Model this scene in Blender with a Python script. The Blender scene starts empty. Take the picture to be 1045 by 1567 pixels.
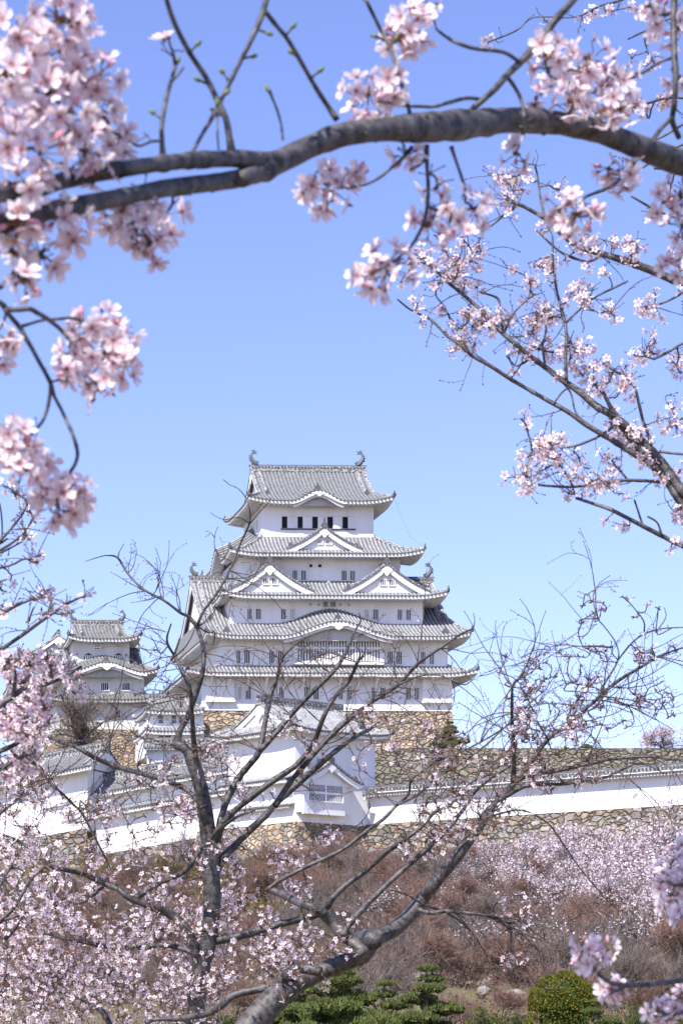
import bpy, math, random
import numpy as np
from mathutils import Vector, Matrix
random.seed(7); rng = np.random.default_rng(7)
R = math.radians
sc = bpy.context.scene
col = sc.collection

# ------------------------------------------------------------------ camera, sky, sun, exposure
F = 3600.0; CX = 522.5; HY = 1560.0; EYE = 1.6        # photo pixels: focal length, centre column, horizon row, eye height
cam = bpy.data.cameras.new('camera'); camo = bpy.data.objects.new('camera', cam); col.objects.link(camo)
camo.location = (0, 0, EYE); camo.rotation_euler = (R(90), 0, 0)
cam.sensor_fit = 'VERTICAL'; cam.sensor_height = 36; cam.lens = F/1567*36
cam.shift_y = (HY-783.5)/1567
cam.clip_start = 0.2; cam.clip_end = 6000
cam.dof.use_dof = True; cam.dof.focus_distance = 60; cam.dof.aperture_fstop = 17
sc.camera = camo
SUN_EL, SUN_AZ = 51, -32          # degrees; azimuth measured from straight behind the camera, minus = to the left
w = bpy.data.worlds.new('World'); sc.world = w; w.use_nodes = True
nt = w.node_tree; nt.nodes.clear()
sky = nt.nodes.new('ShaderNodeTexSky'); sky.sky_type = 'NISHITA'; sky.sun_disc = False
sd = Vector((math.sin(R(SUN_AZ))*math.cos(R(SUN_EL)), -math.cos(R(SUN_AZ))*math.cos(R(SUN_EL)), math.sin(R(SUN_EL))))  # towards the sun
sky.sun_elevation = R(SUN_EL); sky.sun_rotation = math.atan2(sd.x, sd.y)
sky.air_density = 1.0; sky.dust_density = 0.15; sky.ozone_density = 1.8; sky.altitude = 50
tint = nt.nodes.new('ShaderNodeMix'); tint.data_type = 'RGBA'; tint.blend_type = 'MULTIPLY'; tint.inputs[0].default_value = 1
tint.inputs[7].default_value = (0.80, 0.735, 1.0, 1)
bg = nt.nodes.new('ShaderNodeBackground'); bg.inputs[1].default_value = 0.15
wo = nt.nodes.new('ShaderNodeOutputWorld')
nt.links.new(sky.outputs[0], tint.inputs[6]); nt.links.new(tint.outputs[2], bg.inputs[0]); nt.links.new(bg.outputs[0], wo.inputs[0])
sun = bpy.data.lights.new('sun', 'SUN'); sun.energy = 5.0; sun.angle = R(0.5); sun.color = (1, 0.955, 0.89)
suno = bpy.data.objects.new('sun', sun); col.objects.link(suno); suno.location = (-40, -30, 80)
suno.rotation_euler = sd.to_track_quat('Z', 'Y').to_euler()
sc.view_settings.view_transform = 'Standard'; sc.view_settings.look = 'None'
sc.view_settings.exposure = 0.72; sc.view_settings.gamma = 1

# ------------------------------------------------------------------ helpers
def Xp(px, D): return (px-CX)*D/F
def Zp(py, D): return EYE+(HY-py)*D/F
def P(px, py, D): return np.array((Xp(px, D), D, Zp(py, D)))

def tag(o, label=None, cat=None, group=None, kind=None):
    if label: o['label'] = label
    if cat: o['category'] = cat
    if group: o['group'] = group
    if kind: o['kind'] = kind
    return o

def empty(name, loc, label, cat, group=None):
    o = bpy.data.objects.new(name, None); col.objects.link(o); o.location = loc
    o.empty_display_size = 0.3
    return tag(o, label, cat, group)

def rootloc(o):
    while o.parent: o = o.parent
    return np.array(o.location)

class MB:
    """collects geometry; build() links it as one mesh object. fr maps local (u,v,z) to world."""
    def __init__(s, fr=None): s.v = []; s.f = []; s.m = []; s.t = []; s.fr = fr; s.usefr = True
    def add(s, vs, fs, m=0, t=None, raw=False):
        b = len(s.v)
        if s.fr and not raw: s.v.extend(s.fr(*p) for p in vs)
        else: s.v.extend(tuple(p) for p in vs)
        s.f.extend(tuple(b+i for i in f) for f in fs); s.m.extend([m]*len(fs))
        s.t.extend(t if t is not None else [1.0]*len(vs))
    def box(s, x0, x1, y0, y1, z0, z1, m=0):
        s.add([(x0,y0,z0),(x1,y0,z0),(x1,y1,z0),(x0,y1,z0),(x0,y0,z1),(x1,y0,z1),(x1,y1,z1),(x0,y1,z1)],
              [(0,3,2,1),(4,5,6,7),(0,1,5,4),(1,2,6,5),(2,3,7,6),(3,0,4,7)], m)
    def grid(s, rows, m=0, flip=False):
        n = len(rows[0]); vs = [p for r in rows for p in r]; fs = []
        for i in range(len(rows)-1):
            for j in range(n-1):
                q = (i*n+j, i*n+j+1, (i+1)*n+j+1, (i+1)*n+j)
                fs.append(q[::-1] if flip else q)
        s.add(vs, fs, m)
    def prism(s, poly, d, m=0):
        """poly: list of 3D points, extruded by vector d"""
        n = len(poly); a = [tuple(p) for p in poly]; b = [tuple(p[i]+d[i] for i in range(3)) for p in poly]
        s.add(a+b, [tuple(range(n-1,-1,-1)), tuple(range(n,2*n))]+[(i,(i+1)%n,n+(i+1)%n,n+i) for i in range(n)], m)
    def sweep(s, path, sec, m=0, up=(0,0,1), cap=True):
        """sweep a section [(side, height)] along path with fixed up"""
        n = len(sec); vs = []
        for i, p in enumerate(path):
            a = path[max(0,i-1)]; b = path[min(len(path)-1,i+1)]
            t = Vector(b)-Vector(a); sd_ = t.cross(Vector(up))
            if sd_.length < 1e-6: sd_ = Vector((1,0,0))
            sd_.normalize(); upv = Vector(up)
            for (x, h) in sec: vs.append(tuple(Vector(p)+sd_*x+upv*h))
        fs = []
        for i in range(len(path)-1):
            for j in range(n):
                fs.append((i*n+j, i*n+(j+1)%n, (i+1)*n+(j+1)%n, (i+1)*n+j))
        if cap: fs += [tuple(range(n)), tuple(range((len(path)-1)*n, len(path)*n))[::-1]]
        s.add(vs, fs, m)
    def tube(s, path, rad, n=6, m=0, capend=True):
        k = len(path)
        if k < 2: return
        pts = np.array(path, float); vs = []
        tang = np.gradient(pts, axis=0)
        ref = np.array((0.3, 1.0, 0.2))
        for i in range(k):
            t = tang[i]/(np.linalg.norm(tang[i])+1e-9)
            a = np.cross(t, ref); a /= np.linalg.norm(a)+1e-9; b = np.cross(t, a)
            for j in range(n):
                th = 2*math.pi*j/n; vs.append(tuple(pts[i]+rad[i]*(math.cos(th)*a+math.sin(th)*b)))
        fs = [(i*n+j, i*n+(j+1)%n, (i+1)*n+(j+1)%n, (i+1)*n+j) for i in range(k-1) for j in range(n)]
        if capend: fs += [tuple(range(n))[::-1], tuple(range((k-1)*n, k*n))]
        cum = np.concatenate([[0], np.cumsum(np.linalg.norm(np.diff(pts, axis=0), axis=1))])
        s.add(vs, fs, m, t=[float(c_) for c_ in cum for _ in range(n)])
    def mesh(s, name, mats, loc=(0,0,0), smooth=False):
        me = bpy.data.meshes.new(name)
        v = np.array(s.v, float).reshape(-1, 3)-np.array(loc)
        me.from_pydata(v.tolist(), [], s.f)
        for mt in mats: me.materials.append(mt)
        me.polygons.foreach_set('material_index', s.m)
        if smooth: me.polygons.foreach_set('use_smooth', [True]*len(s.f))
        at = me.attributes.new('t', 'FLOAT', 'POINT'); at.data.foreach_set('value', s.t)
        me.update(); return me
    def build(s, name, mats, parent=None, smooth=False, loc=None):
        if not isinstance(mats, (list, tuple)): mats = [mats]
        L = rootloc(parent) if parent else (np.array(loc) if loc is not None else np.zeros(3))
        o = bpy.data.objects.new(name, s.mesh(name, mats, L, smooth)); col.objects.link(o)
        if parent: o.parent = parent
        else: o.location = L
        return o

def copy_tree(o, parent=None):
    c = o.copy(); col.objects.link(c); c.parent = parent
    for ch in o.children: copy_tree(ch, c)
    return c

# ------------------------------------------------------------------ materials
def mat(name, base, rough=0.8, noise=None, bump=None, spec=0.3):
    """noise: (scale, colour2, low, high[, stretch]) mixes a second colour in by noise; bump: (scale, strength)"""
    m = bpy.data.materials.new(name); m.use_nodes = True; n = m.node_tree; b = n.nodes['Principled BSDF']
    b.inputs['Base Color'].default_value = (*base, 1); b.inputs['Roughness'].default_value = rough
    b.inputs['Specular IOR Level'].default_value = spec
    tc = n.nodes.new('ShaderNodeTexCoord')
    if noise:
        mp = n.nodes.new('ShaderNodeMapping'); mp.inputs['Scale'].default_value = noise[4] if len(noise) > 4 else (1,1,1)
        n.links.new(tc.outputs['Object'], mp.inputs[0])
        t = n.nodes.new('ShaderNodeTexNoise'); t.inputs['Scale'].default_value = noise[0]; t.inputs['Detail'].default_value = 6
        r = n.nodes.new('ShaderNodeMapRange'); r.inputs[1].default_value = noise[2]; r.inputs[2].default_value = noise[3]
        x = n.nodes.new('ShaderNodeMix'); x.data_type = 'RGBA'
        x.inputs[6].default_value = (*base, 1); x.inputs[7].default_value = (*noise[1], 1)
        n.links.new(mp.outputs[0], t.inputs['Vector']); n.links.new(t.outputs[0], r.inputs[0])
        n.links.new(r.outputs[0], x.inputs[0]); n.links.new(x.outputs[2], b.inputs['Base Color'])
    if bump:
        t = n.nodes.new('ShaderNodeTexNoise'); t.inputs['Scale'].default_value = bump[0]; t.inputs['Detail'].default_value = 5
        bp = n.nodes.new('ShaderNodeBump'); bp.inputs['Strength'].default_value = bump[1]; bp.inputs['Distance'].default_value = 0.05
        n.links.new(tc.outputs['Object'], t.inputs['Vector']); n.links.new(t.outputs[0], bp.inputs['Height']); n.links.new(bp.outputs[0], b.inputs['Normal'])
    return m

def stone_mat(name, cols, scale, joint=(0.035,0.032,0.028), jw=0.05):
    m = bpy.data.materials.new(name); m.use_nodes = True; n = m.node_tree; b = n.nodes['Principled BSDF']; L = n.links.new
    b.inputs['Roughness'].default_value = 0.9; b.inputs['Specular IOR Level'].default_value = 0.2
    tc = n.nodes.new('ShaderNodeTexCoord')
    mp = n.nodes.new('ShaderNodeMapping'); mp.inputs['Scale'].default_value = (0.75, 0.75, 1.3)
    no = n.nodes.new('ShaderNodeTexNoise'); no.inputs['Scale'].default_value = 0.9; no.inputs['Detail'].default_value = 3
    ad = n.nodes.new('ShaderNodeMix'); ad.data_type = 'RGBA'; ad.blend_type = 'ADD'; ad.inputs[0].default_value = 0.7
    L(tc.outputs['Object'], mp.inputs[0]); L(tc.outputs['Object'], no.inputs['Vector']); L(mp.outputs[0], ad.inputs[6]); L(no.outputs[1], ad.inputs[7])
    v1 = n.nodes.new('ShaderNodeTexVoronoi'); v1.inputs['Scale'].default_value = scale
    v2 = n.nodes.new('ShaderNodeTexVoronoi'); v2.feature = 'DISTANCE_TO_EDGE'; v2.inputs['Scale'].default_value = scale
    L(ad.outputs[2], v1.inputs['Vector']); L(ad.outputs[2], v2.inputs['Vector'])
    sp = n.nodes.new('ShaderNodeSeparateColor'); L(v1.outputs['Color'], sp.inputs[0])
    cr = n.nodes.new('ShaderNodeValToRGB'); cr.color_ramp.interpolation = 'CONSTANT'
    els = cr.color_ramp.elements
    for i, c in enumerate(cols):
        e = els[i] if i < 2 else els.new(i/len(cols))
        e.position = i/len(cols); e.color = (*c, 1)
    L(sp.outputs[0], cr.inputs[0])
    n2 = n.nodes.new('ShaderNodeTexNoise'); n2.inputs['Scale'].default_value = 5; n2.inputs['Detail'].default_value = 8
    L(tc.outputs['Object'], n2.inputs['Vector'])
    mr = n.nodes.new('ShaderNodeMapRange'); mr.inputs[1].default_value = 0.3; mr.inputs[2].default_value = 0.7; mr.inputs[3].default_value = 0.60; mr.inputs[4].default_value = 1.25
    L(n2.outputs[0], mr.inputs[0])
    mu = n.nodes.new('ShaderNodeVectorMath'); mu.operation = 'SCALE'; L(cr.outputs[0], mu.inputs[0]); L(mr.outputs[0], mu.inputs['Scale'])
    n3 = n.nodes.new('ShaderNodeTexNoise'); n3.inputs['Scale'].default_value = 1.7; n3.inputs['Detail'].default_value = 4; L(tc.outputs['Object'], n3.inputs['Vector'])
    jm = n.nodes.new('ShaderNodeMapRange'); jm.inputs[1].default_value = 0.35; jm.inputs[2].default_value = 0.68; jm.inputs[3].default_value = jw*0.25; jm.inputs[4].default_value = jw*2.4; L(n3.outputs[0], jm.inputs[0])
    jr = n.nodes.new('ShaderNodeMapRange'); jr.inputs[1].default_value = 0.0; L(jm.outputs[0], jr.inputs[2]); L(v2.outputs['Distance'], jr.inputs[0])
    mx = n.nodes.new('ShaderNodeMix'); mx.data_type = 'RGBA'; mx.inputs[6].default_value = (*joint, 1)
    L(jr.outputs[0], mx.inputs[0]); L(mu.outputs[0], mx.inputs[7]); L(mx.outputs[2], b.inputs['Base Color'])
    hr = n.nodes.new('ShaderNodeMapRange'); hr.inputs[2].default_value = 0.16; L(v2.outputs['Distance'], hr.inputs[0])
    h2 = n.nodes.new('ShaderNodeMath'); h2.operation = 'MULTIPLY_ADD'; h2.inputs[1].default_value = 0.35
    L(n2.outputs[0], h2.inputs[0]); L(hr.outputs[0], h2.inputs[2])
    bp = n.nodes.new('ShaderNodeBump'); bp.inputs['Strength'].default_value = 1.0; bp.inputs['Distance'].default_value = 0.22
    L(h2.outputs[0], bp.inputs['Height']); L(bp.outputs[0], b.inputs['Normal'])
    return m

def petal_mat(name, edge, centre, trans=0.35):
    m = bpy.data.materials.new(name); m.use_nodes = True; n = m.node_tree; n.nodes.clear(); L = n.links.new
    out = n.nodes.new('ShaderNodeOutputMaterial')
    at = n.nodes.new('ShaderNodeAttribute'); at.attribute_name = 't'
    cr = n.nodes.new('ShaderNodeValToRGB'); e = cr.color_ramp.elements
    e[0].position = 0.0; e[0].color = (*centre, 1); e[1].position = 0.75; e[1].color = (*edge, 1)
    x = e.new(0.30); x.color = (*[centre[i]*0.35+edge[i]*0.65 for i in range(3)], 1)
    L(at.outputs['Fac'], cr.inputs[0])
    g = n.nodes.new('ShaderNodeNewGeometry')
    mr = n.nodes.new('ShaderNodeMapRange'); mr.inputs[3].default_value = 0.0; mr.inputs[4].default_value = 0.55; L(g.outputs['Random Per Island'], mr.inputs[0])
    mx = n.nodes.new('ShaderNodeMix'); mx.data_type = 'RGBA'; mx.blend_type = 'MULTIPLY'
    L(mr.outputs[0], mx.inputs[0]); L(cr.outputs[0], mx.inputs[6]); mx.inputs[7].default_value = (0.99, 0.87, 0.915, 1)
    d = n.nodes.new('ShaderNodeBsdfDiffuse'); tr = n.nodes.new('ShaderNodeBsdfTranslucent'); ms = n.nodes.new('ShaderNodeMixShader'); ms.inputs[0].default_value = trans
    L(mx.outputs[2], d.inputs[0]); L(mx.outputs[2], tr.inputs[0]); L(d.outputs[0], ms.inputs[1]); L(tr.outputs[0], ms.inputs[2]); L(ms.outputs[0], out.inputs[0])
    return m

def leaf_mat(name, cols, trans=0.25):
    m = bpy.data.materials.new(name); m.use_nodes = True; n = m.node_tree; n.nodes.clear(); L = n.links.new
    out = n.nodes.new('ShaderNodeOutputMaterial'); g = n.nodes.new('ShaderNodeNewGeometry')
    cr = n.nodes.new('ShaderNodeValToRGB'); e = cr.color_ramp.elements
    for i, c in enumerate(cols):
        x = e[i] if i < 2 else e.new(i/(len(cols)-1)); x.position = i/(len(cols)-1); x.color = (*c, 1)
    L(g.outputs['Random Per Island'], cr.inputs[0])
    d = n.nodes.new('ShaderNodeBsdfDiffuse'); tr = n.nodes.new('ShaderNodeBsdfTranslucent'); ms = n.nodes.new('ShaderNodeMixShader'); ms.inputs[0].default_value = trans
    L(cr.outputs[0], d.inputs[0]); L(cr.outputs[0], tr.inputs[0]); L(d.outputs[0], ms.inputs[1]); L(tr.outputs[0], ms.inputs[2]); L(ms.outputs[0], out.inputs[0])
    return m

def bark_mat(name, a, b_, scale, bump=0.6):
    m = bpy.data.materials.new(name); m.use_nodes = True; n = m.node_tree; b = n.nodes['Principled BSDF']; L = n.links.new
    b.inputs['Roughness'].default_value = 0.5; b.inputs['Specular IOR Level'].default_value = 0.5
    tc = n.nodes.new('ShaderNodeTexCoord')
    t = n.nodes.new('ShaderNodeTexNoise'); t.inputs['Scale'].default_value = scale; t.inputs['Detail'].default_value = 8; t.inputs['Roughness'].default_value = 0.65
    L(tc.outputs['Object'], t.inputs['Vector'])
    # bands running round the limb: noise stretched by the length coordinate stored on the tube
    at = n.nodes.new('ShaderNodeAttribute'); at.attribute_name = 't'
    sc1 = n.nodes.new('ShaderNodeMath'); sc1.operation = 'MULTIPLY'; sc1.inputs[1].default_value = scale*1.3; L(at.outputs['Fac'], sc1.inputs[0])
    vm = n.nodes.new('ShaderNodeVectorMath'); vm.operation = 'SCALE'; vm.inputs['Scale'].default_value = scale*0.35; L(tc.outputs['Object'], vm.inputs[0])
    cx = n.nodes.new('ShaderNodeCombineXYZ'); L(sc1.outputs[0], cx.inputs[0])
    va = n.nodes.new('ShaderNodeVectorMath'); va.operation = 'ADD'; L(vm.outputs[0], va.inputs[0]); L(cx.outputs[0], va.inputs[1])
    t2 = n.nodes.new('ShaderNodeTexNoise'); t2.inputs['Scale'].default_value = 1.0; t2.inputs['Detail'].default_value = 4; L(va.outputs[0], t2.inputs['Vector'])
    av = n.nodes.new('ShaderNodeMath'); av.operation = 'MULTIPLY_ADD'; av.inputs[1].default_value = 0.38; L(t2.outputs[0], av.inputs[0])
    hf = n.nodes.new('ShaderNodeMath'); hf.operation = 'MULTIPLY'; hf.inputs[1].default_value = 0.62; L(t.outputs[0], hf.inputs[0]); L(hf.outputs[0], av.inputs[2])
    cr = n.nodes.new('ShaderNodeValToRGB'); e = cr.color_ramp.elements; e[0].position = 0.40; e[0].color = (*a, 1); e[1].position = 0.62; e[1].color = (*b_, 1)
    L(av.outputs[0], cr.inputs[0]); L(cr.outputs[0], b.inputs['Base Color'])
    bp = n.nodes.new('ShaderNodeBump'); bp.inputs['Strength'].default_value = bump; bp.inputs['Distance'].default_value = 0.3/scale
    L(av.outputs[0], bp.inputs['Height']); L(bp.outputs[0], b.inputs['Normal'])
    return m

M = {}
M['plaster'] = mat('white_plaster', (0.82,0.82,0.81), 0.85, (0.6, (0.68,0.68,0.66), 0.42, 0.80, (1,1,0.16)), (3, 0.12))
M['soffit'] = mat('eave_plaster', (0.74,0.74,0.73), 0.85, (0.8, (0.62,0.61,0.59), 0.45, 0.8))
M['aged'] = mat('aged_plaster', (0.50,0.50,0.47), 0.9, (0.4, (0.36,0.35,0.32), 0.4, 0.7, (1,1,0.3)), (3, 0.15))
M['pan'] = mat('roof_tile_channel', (0.09,0.09,0.095), 0.7, (1.5, (0.15,0.15,0.15), 0.4, 0.7))
M['rib_grey'] = mat('grey_roof_tile', (0.25,0.25,0.255), 0.75, (5, (0.13,0.13,0.135), 0.42, 0.62))
M['rib'] = mat('plastered_roof_tile', (0.36,0.36,0.36), 0.75, (2.2, (0.21,0.21,0.215), 0.35, 0.65))
M['rib_old'] = mat('weathered_roof_tile', (0.24,0.24,0.225), 0.75, (2.2, (0.15,0.15,0.14), 0.35, 0.65))
M['dark'] = mat('dark_roof_tile', (0.075,0.075,0.08), 0.6, (8, (0.15,0.15,0.15), 0.45, 0.7))
M['ridge'] = mat('ridge_tile', (0.40,0.40,0.40), 0.75, (4.5, (0.10,0.10,0.105), 0.42, 0.56, (1,1,1.6)))
M['plaster_old'] = mat('weathered_plaster', (0.72,0.72,0.70), 0.9, (0.5, (0.58,0.58,0.55), 0.4, 0.7, (1,1,0.25)), (3, 0.12))
M['void'] = mat('dark_opening', (0.012,0.012,0.015), 0.8)
M['wood'] = mat('dark_wood', (0.06,0.05,0.045), 0.8)
M['bronze'] = mat('ornament_tile', (0.11,0.12,0.12), 0.6)
M['stone_tan'] = stone_mat('tan_stone', [(0.42,0.33,0.23),(0.48,0.38,0.27),(0.32,0.25,0.18),(0.50,0.41,0.31),(0.31,0.27,0.22),(0.45,0.35,0.24),(0.33,0.28,0.22),(0.21,0.195,0.175),(0.40,0.31,0.215)], 1.7, (0.17,0.13,0.095), 0.04)
M['stone_gray'] = stone_mat('grey_stone', [(0.25,0.235,0.18),(0.20,0.19,0.15),(0.29,0.27,0.21),(0.23,0.21,0.155),(0.17,0.165,0.14),(0.31,0.28,0.225),(0.27,0.22,0.16)], 1.5, (0.07,0.062,0.05), jw=0.045)
M['stone_mix'] = stone_mat('mixed_stone', [(0.26,0.22,0.175),(0.19,0.175,0.155),(0.31,0.25,0.185),(0.25,0.235,0.205),(0.15,0.135,0.12),(0.35,0.31,0.27),(0.22,0.18,0.135)], 1.45, (0.06,0.052,0.043), jw=0.05)
M['soil'] = mat('hillside_soil', (0.17,0.125,0.09), 0.95, (0.12, (0.12,0.115,0.05), 0.4, 0.65), (2, 0.8))
M['bark_near'] = bark_mat('cherry_bark_close', (0.008,0.0065,0.006), (0.135,0.122,0.118), 50, 1.0)
M['bark'] = bark_mat('cherry_bark', (0.018,0.015,0.014), (0.13,0.115,0.108), 26, 1.0)
M['bark_dark'] = bark_mat('dark_cherry_bark', (0.012,0.010,0.009), (0.10,0.088,0.082), 26, 1.0)
M['bark_far'] = bark_mat('tree_bark', (0.05,0.04,0.035), (0.13,0.11,0.10), 3)
M['twig'] = mat('cherry_twig', (0.05,0.036,0.032), 0.7, (30, (0.16,0.12,0.10), 0.4, 0.7))
M['twig_red'] = mat('reddish_twig', (0.16,0.07,0.05), 0.7)
M['petal'] = petal_mat('petal', (0.95,0.885,0.915), (0.36,0.03,0.10), 0.4)
M['petal_mid'] = petal_mat('petal_mid', (0.97,0.93,0.945), (0.55,0.15,0.22), 0.4)
M['petal_far'] = leaf_mat('petal_far', [(0.66,0.54,0.57),(0.80,0.71,0.73),(0.56,0.43,0.45),(0.86,0.79,0.81)], 0.3)
M['calyx'] = mat('calyx', (0.19,0.05,0.045), 0.6, (80, (0.10,0.09,0.03), 0.4, 0.6))
M['bud'] = mat('flower_bud', (0.62,0.30,0.36), 0.6)
M['leafbud'] = mat('leaf_bud', (0.13,0.17,0.05), 0.6)

# ------------------------------------------------------------------ roofs (local frame: u along the front, v away from the camera, z up)
def prof0(w, k=0.45): return w*(1+k*(1-w))

def bell(x):
    x = abs(x)
    if x >= 1: return 0.0
    return 0.5*(1+math.cos(math.pi*x)) if x > 0.0 else 1.0

def roof(fr, parent, inner, outer, zi, zo, w0=0.0, ends=None, bumps=(), upt=0.45, sides='FLRB', rs=0.48, ribmat=None,
         k=0.45, soffit=None, eave_h=0.42, fasc=0.30, name='roof', wallrect=None, orn=True, zridge=None, tooth=0.55, gin=0.7):
    """hipped skirt roof, or a hip-and-gable roof when w0 > 0.
    inner=(u0,u1,v0,v1) rectangle where the slopes end (the ridge line v0==v1 for w0>0), outer = the eaves rectangle.
    w0: share of the slope above the gable break; ends=(u_left,u_right) gable planes; bumps: (side, centre, halfwidth, height, mode)."""
    zr = zi
    def zprof(w): return zr+(zo-zr)*prof0(w, k)
    U0,U1,V0,V1 = outer; u0,u1,v0,v1 = inner
    if w0 > 0:
        gl, gr = ends
        vb0 = v0+(V0-v0)*w0; vb1 = v1+(V1-v1)*w0
    def bump(side, a, w):
        s = 0
        for (sd_, c, hw, A, mode) in bumps:
            if sd_ == side:
                b = bell((a-c)/hw)
                s += A*b*(1 if mode == 'full' else max(0, (w-mode)/(1-mode)) if isinstance(mode, float) else w)
        return s
    def corner(side, a, w):
        lo, hi = (U0,U1) if side in 'FB' else (V0,V1)
        c = 0; R_ = min(4.5, (hi-lo)*0.33)
        for d in (a-lo, hi-a): c += max(0.0, 1-max(d,0)/R_)**2.2
        return upt*c*w**3
    def bounds(side, w):
        if side in 'FB':
            if w0 > 0:
                if w < w0: return gl, gr
                q = (w-w0)/(1-w0); return gl+(U0-gl)*q, gr+(U1-gr)*q
            return u0+(U0-u0)*w, u1+(U1-u1)*w
        if w0 > 0:
            q = (w-w0)/(1-w0); return vb0+(V0-vb0)*q, vb1+(V1-vb1)*q
        return v0+(V0-v0)*w, v1+(V1-v1)*w
    def pos(side, a, w, dz=0.0):
        z = zprof(w)+corner(side, a, w)+bump(side, a, w)+dz
        if side == 'F': return (a, v0+(V0-v0)*w, z)
        if side == 'B': return (a, v1+(V1-v1)*w, z)
        if w0 > 0:
            q = (w-w0)/(1-w0)
            return ((gl+(U0-gl)*q) if side == 'L' else (gr+(U1-gr)*q), a, z)
        return ((u0+(U0-u0)*w) if side == 'L' else (u1+(U1-u1)*w), a, z)
    rm = ribmat or M['rib']
    mb = MB(fr)                      # 0 pan, 1 rib, 2 dark
    ev = MB(fr)                      # eaves: fascia, soffit and rafter ends in white plaster
    rd = MB(fr)                      # hip and gable ridges
    hips = []
    wr = wallrect or inner
    for side in sides:
        ws = 0.0 if (side in 'FB' or w0 == 0) else w0
        W = [ws+(1-ws)*i/7 for i in range(8)]
        if w0 > 0 and side in 'FB': W = sorted(set([round(x,4) for x in W]+[round(w0,4)]))
        lo, hi = (U0,U1) if side in 'FB' else (V0,V1)
        nA = max(12, int((hi-lo)/0.45))
        T = [(1-math.cos(math.pi*i/nA))/2*0.35+0.65*i/nA for i in range(nA+1)]
        rows = []
        for w_ in W:
            a, b = bounds(side, w_)
            if w0 > 0 and side in 'FB' and abs(w_-round(w0,4)) < 1e-6: a, b = gl, gr
            rows.append([pos(side, a+(b-a)*t, w_) for t in T])
        mb.grid(rows, 0, flip=(side in 'FR'))
        # ribs
        nR = int((hi-lo)/rs); off = ((hi-lo)-nR*rs)/2
        for i in range(nR+1):
            a = lo+off+i*rs
            st = None
            for q in range(0, 41):
                w_ = ws+(1-ws)*q/40; A, B = bounds(side, w_)
                if A-0.02 <= a <= B+0.02: st = w_; break
            if st is None or st > 0.985: continue
            nS = max(2, int(7*(1-st)/(1-ws)+0.5))
            path = [pos(side, a, st+(1.012-st)*j/nS) for j in range(nS+1)]
            hw = 0.13
            vs = []
            for p in path:
                for (x, h) in ((-hw,0.0),(-hw*0.6,0.10),(hw*0.6,0.10),(hw,0.0)):
                    vs.append((p[0]+x, p[1], p[2]+h) if side in 'FB' else (p[0], p[1]+x, p[2]+h))
            fs = [(j*4+c, j*4+c+1, (j+1)*4+c+1, (j+1)*4+c) for j in range(len(path)-1) for c in range(3)]
            mb.add(vs, fs, 1)
            p = path[-1]; e = 0.05                        # round end cap
            dirs = {'F':(0,-1),'B':(0,1),'L':(-1,0),'R':(1,0)}[side]
            ring = []
            for q in range(6):
                th = math.pi*2*q/6; x = 0.14*math.cos(th); h = 0.14*math.sin(th)-0.03
                ring.append((p[0]+x, p[1]+dirs[1]*e, p[2]+h) if side in 'FB' else (p[0]+dirs[0]*e, p[1]+x, p[2]+h))
            mb.prism(ring, (-dirs[0]*0.1, -dirs[1]*0.1, 0), 2)
        # eave edge, fascia and soffit
        E = [pos(side, lo+(hi-lo)*t, 1.0) for t in T]
        i0 = {'F':(0,1),'B':(0,-1),'L':(1,0),'R':(-1,0)}[side]
        def sh(p, d, dz): return (p[0]+i0[0]*d, p[1]+i0[1]*d, p[2]+dz)
        # trim the inner copies at the hips so the corner closes
        def shc(p, d, dz):
            q = list(sh(p, d, dz))
            if side in 'FB': q[0] = min(max(q[0], U0+d), U1-d)
            else: q[1] = min(max(q[1], V0+d), V1-d)
            return tuple(q)
        mb.grid([[sh(p,0,0) for p in E],[shc(p,0.02,-0.12) for p in E]], 2)
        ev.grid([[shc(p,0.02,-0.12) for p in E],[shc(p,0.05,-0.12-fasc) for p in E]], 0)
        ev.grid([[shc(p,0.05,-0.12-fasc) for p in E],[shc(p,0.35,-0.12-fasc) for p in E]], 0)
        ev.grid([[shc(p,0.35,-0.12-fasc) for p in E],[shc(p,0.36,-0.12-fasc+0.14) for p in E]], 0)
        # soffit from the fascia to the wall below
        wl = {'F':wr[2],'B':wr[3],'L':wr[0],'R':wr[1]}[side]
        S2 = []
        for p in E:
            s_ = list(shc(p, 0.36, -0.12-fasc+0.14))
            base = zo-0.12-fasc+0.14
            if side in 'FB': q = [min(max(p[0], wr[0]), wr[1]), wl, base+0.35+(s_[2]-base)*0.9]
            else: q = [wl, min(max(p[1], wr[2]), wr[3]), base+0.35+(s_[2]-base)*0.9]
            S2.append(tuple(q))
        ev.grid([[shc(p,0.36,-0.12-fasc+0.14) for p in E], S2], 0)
        # rafter ends
        nT = int((hi-lo)/tooth)
        for i in range(1, nT):
            a = lo+(hi-lo)*i/nT
            if bump(side, a, 1.0) > 0.12: continue
            p = pos(side, a, 1.0); q0 = sh(p, 0.30, -0.12-fasc-0.10)
            dd = abs((V0 if side=='F' else V1 if side=='B' else U0 if side=='L' else U1)-wl)
            dcor = min(a-lo, hi-a); L_ = min(dd-0.1, max(0.5, dcor))
            q1 = sh(p, 0.30+L_-0.35, -0.12-fasc+0.12+(-corner(side,a,1.0)*min(1, L_/dd)*0.2))
            hw = 0.10
            pr = [(q0[0],q0[1],q0[2]), (q1[0],q1[1],q1[2]-0.02), (q1[0],q1[1],q1[2]+0.25), (q0[0],q0[1],q0[2]+0.26)]
            if side in 'FB': ev.prism([(x-hw,y,z) for x,y,z in pr], (2*hw,0,0), 0)
            else: ev.prism([(x,y-hw,z) for x,y,z in pr], (0,2*hw,0), 0)
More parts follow.
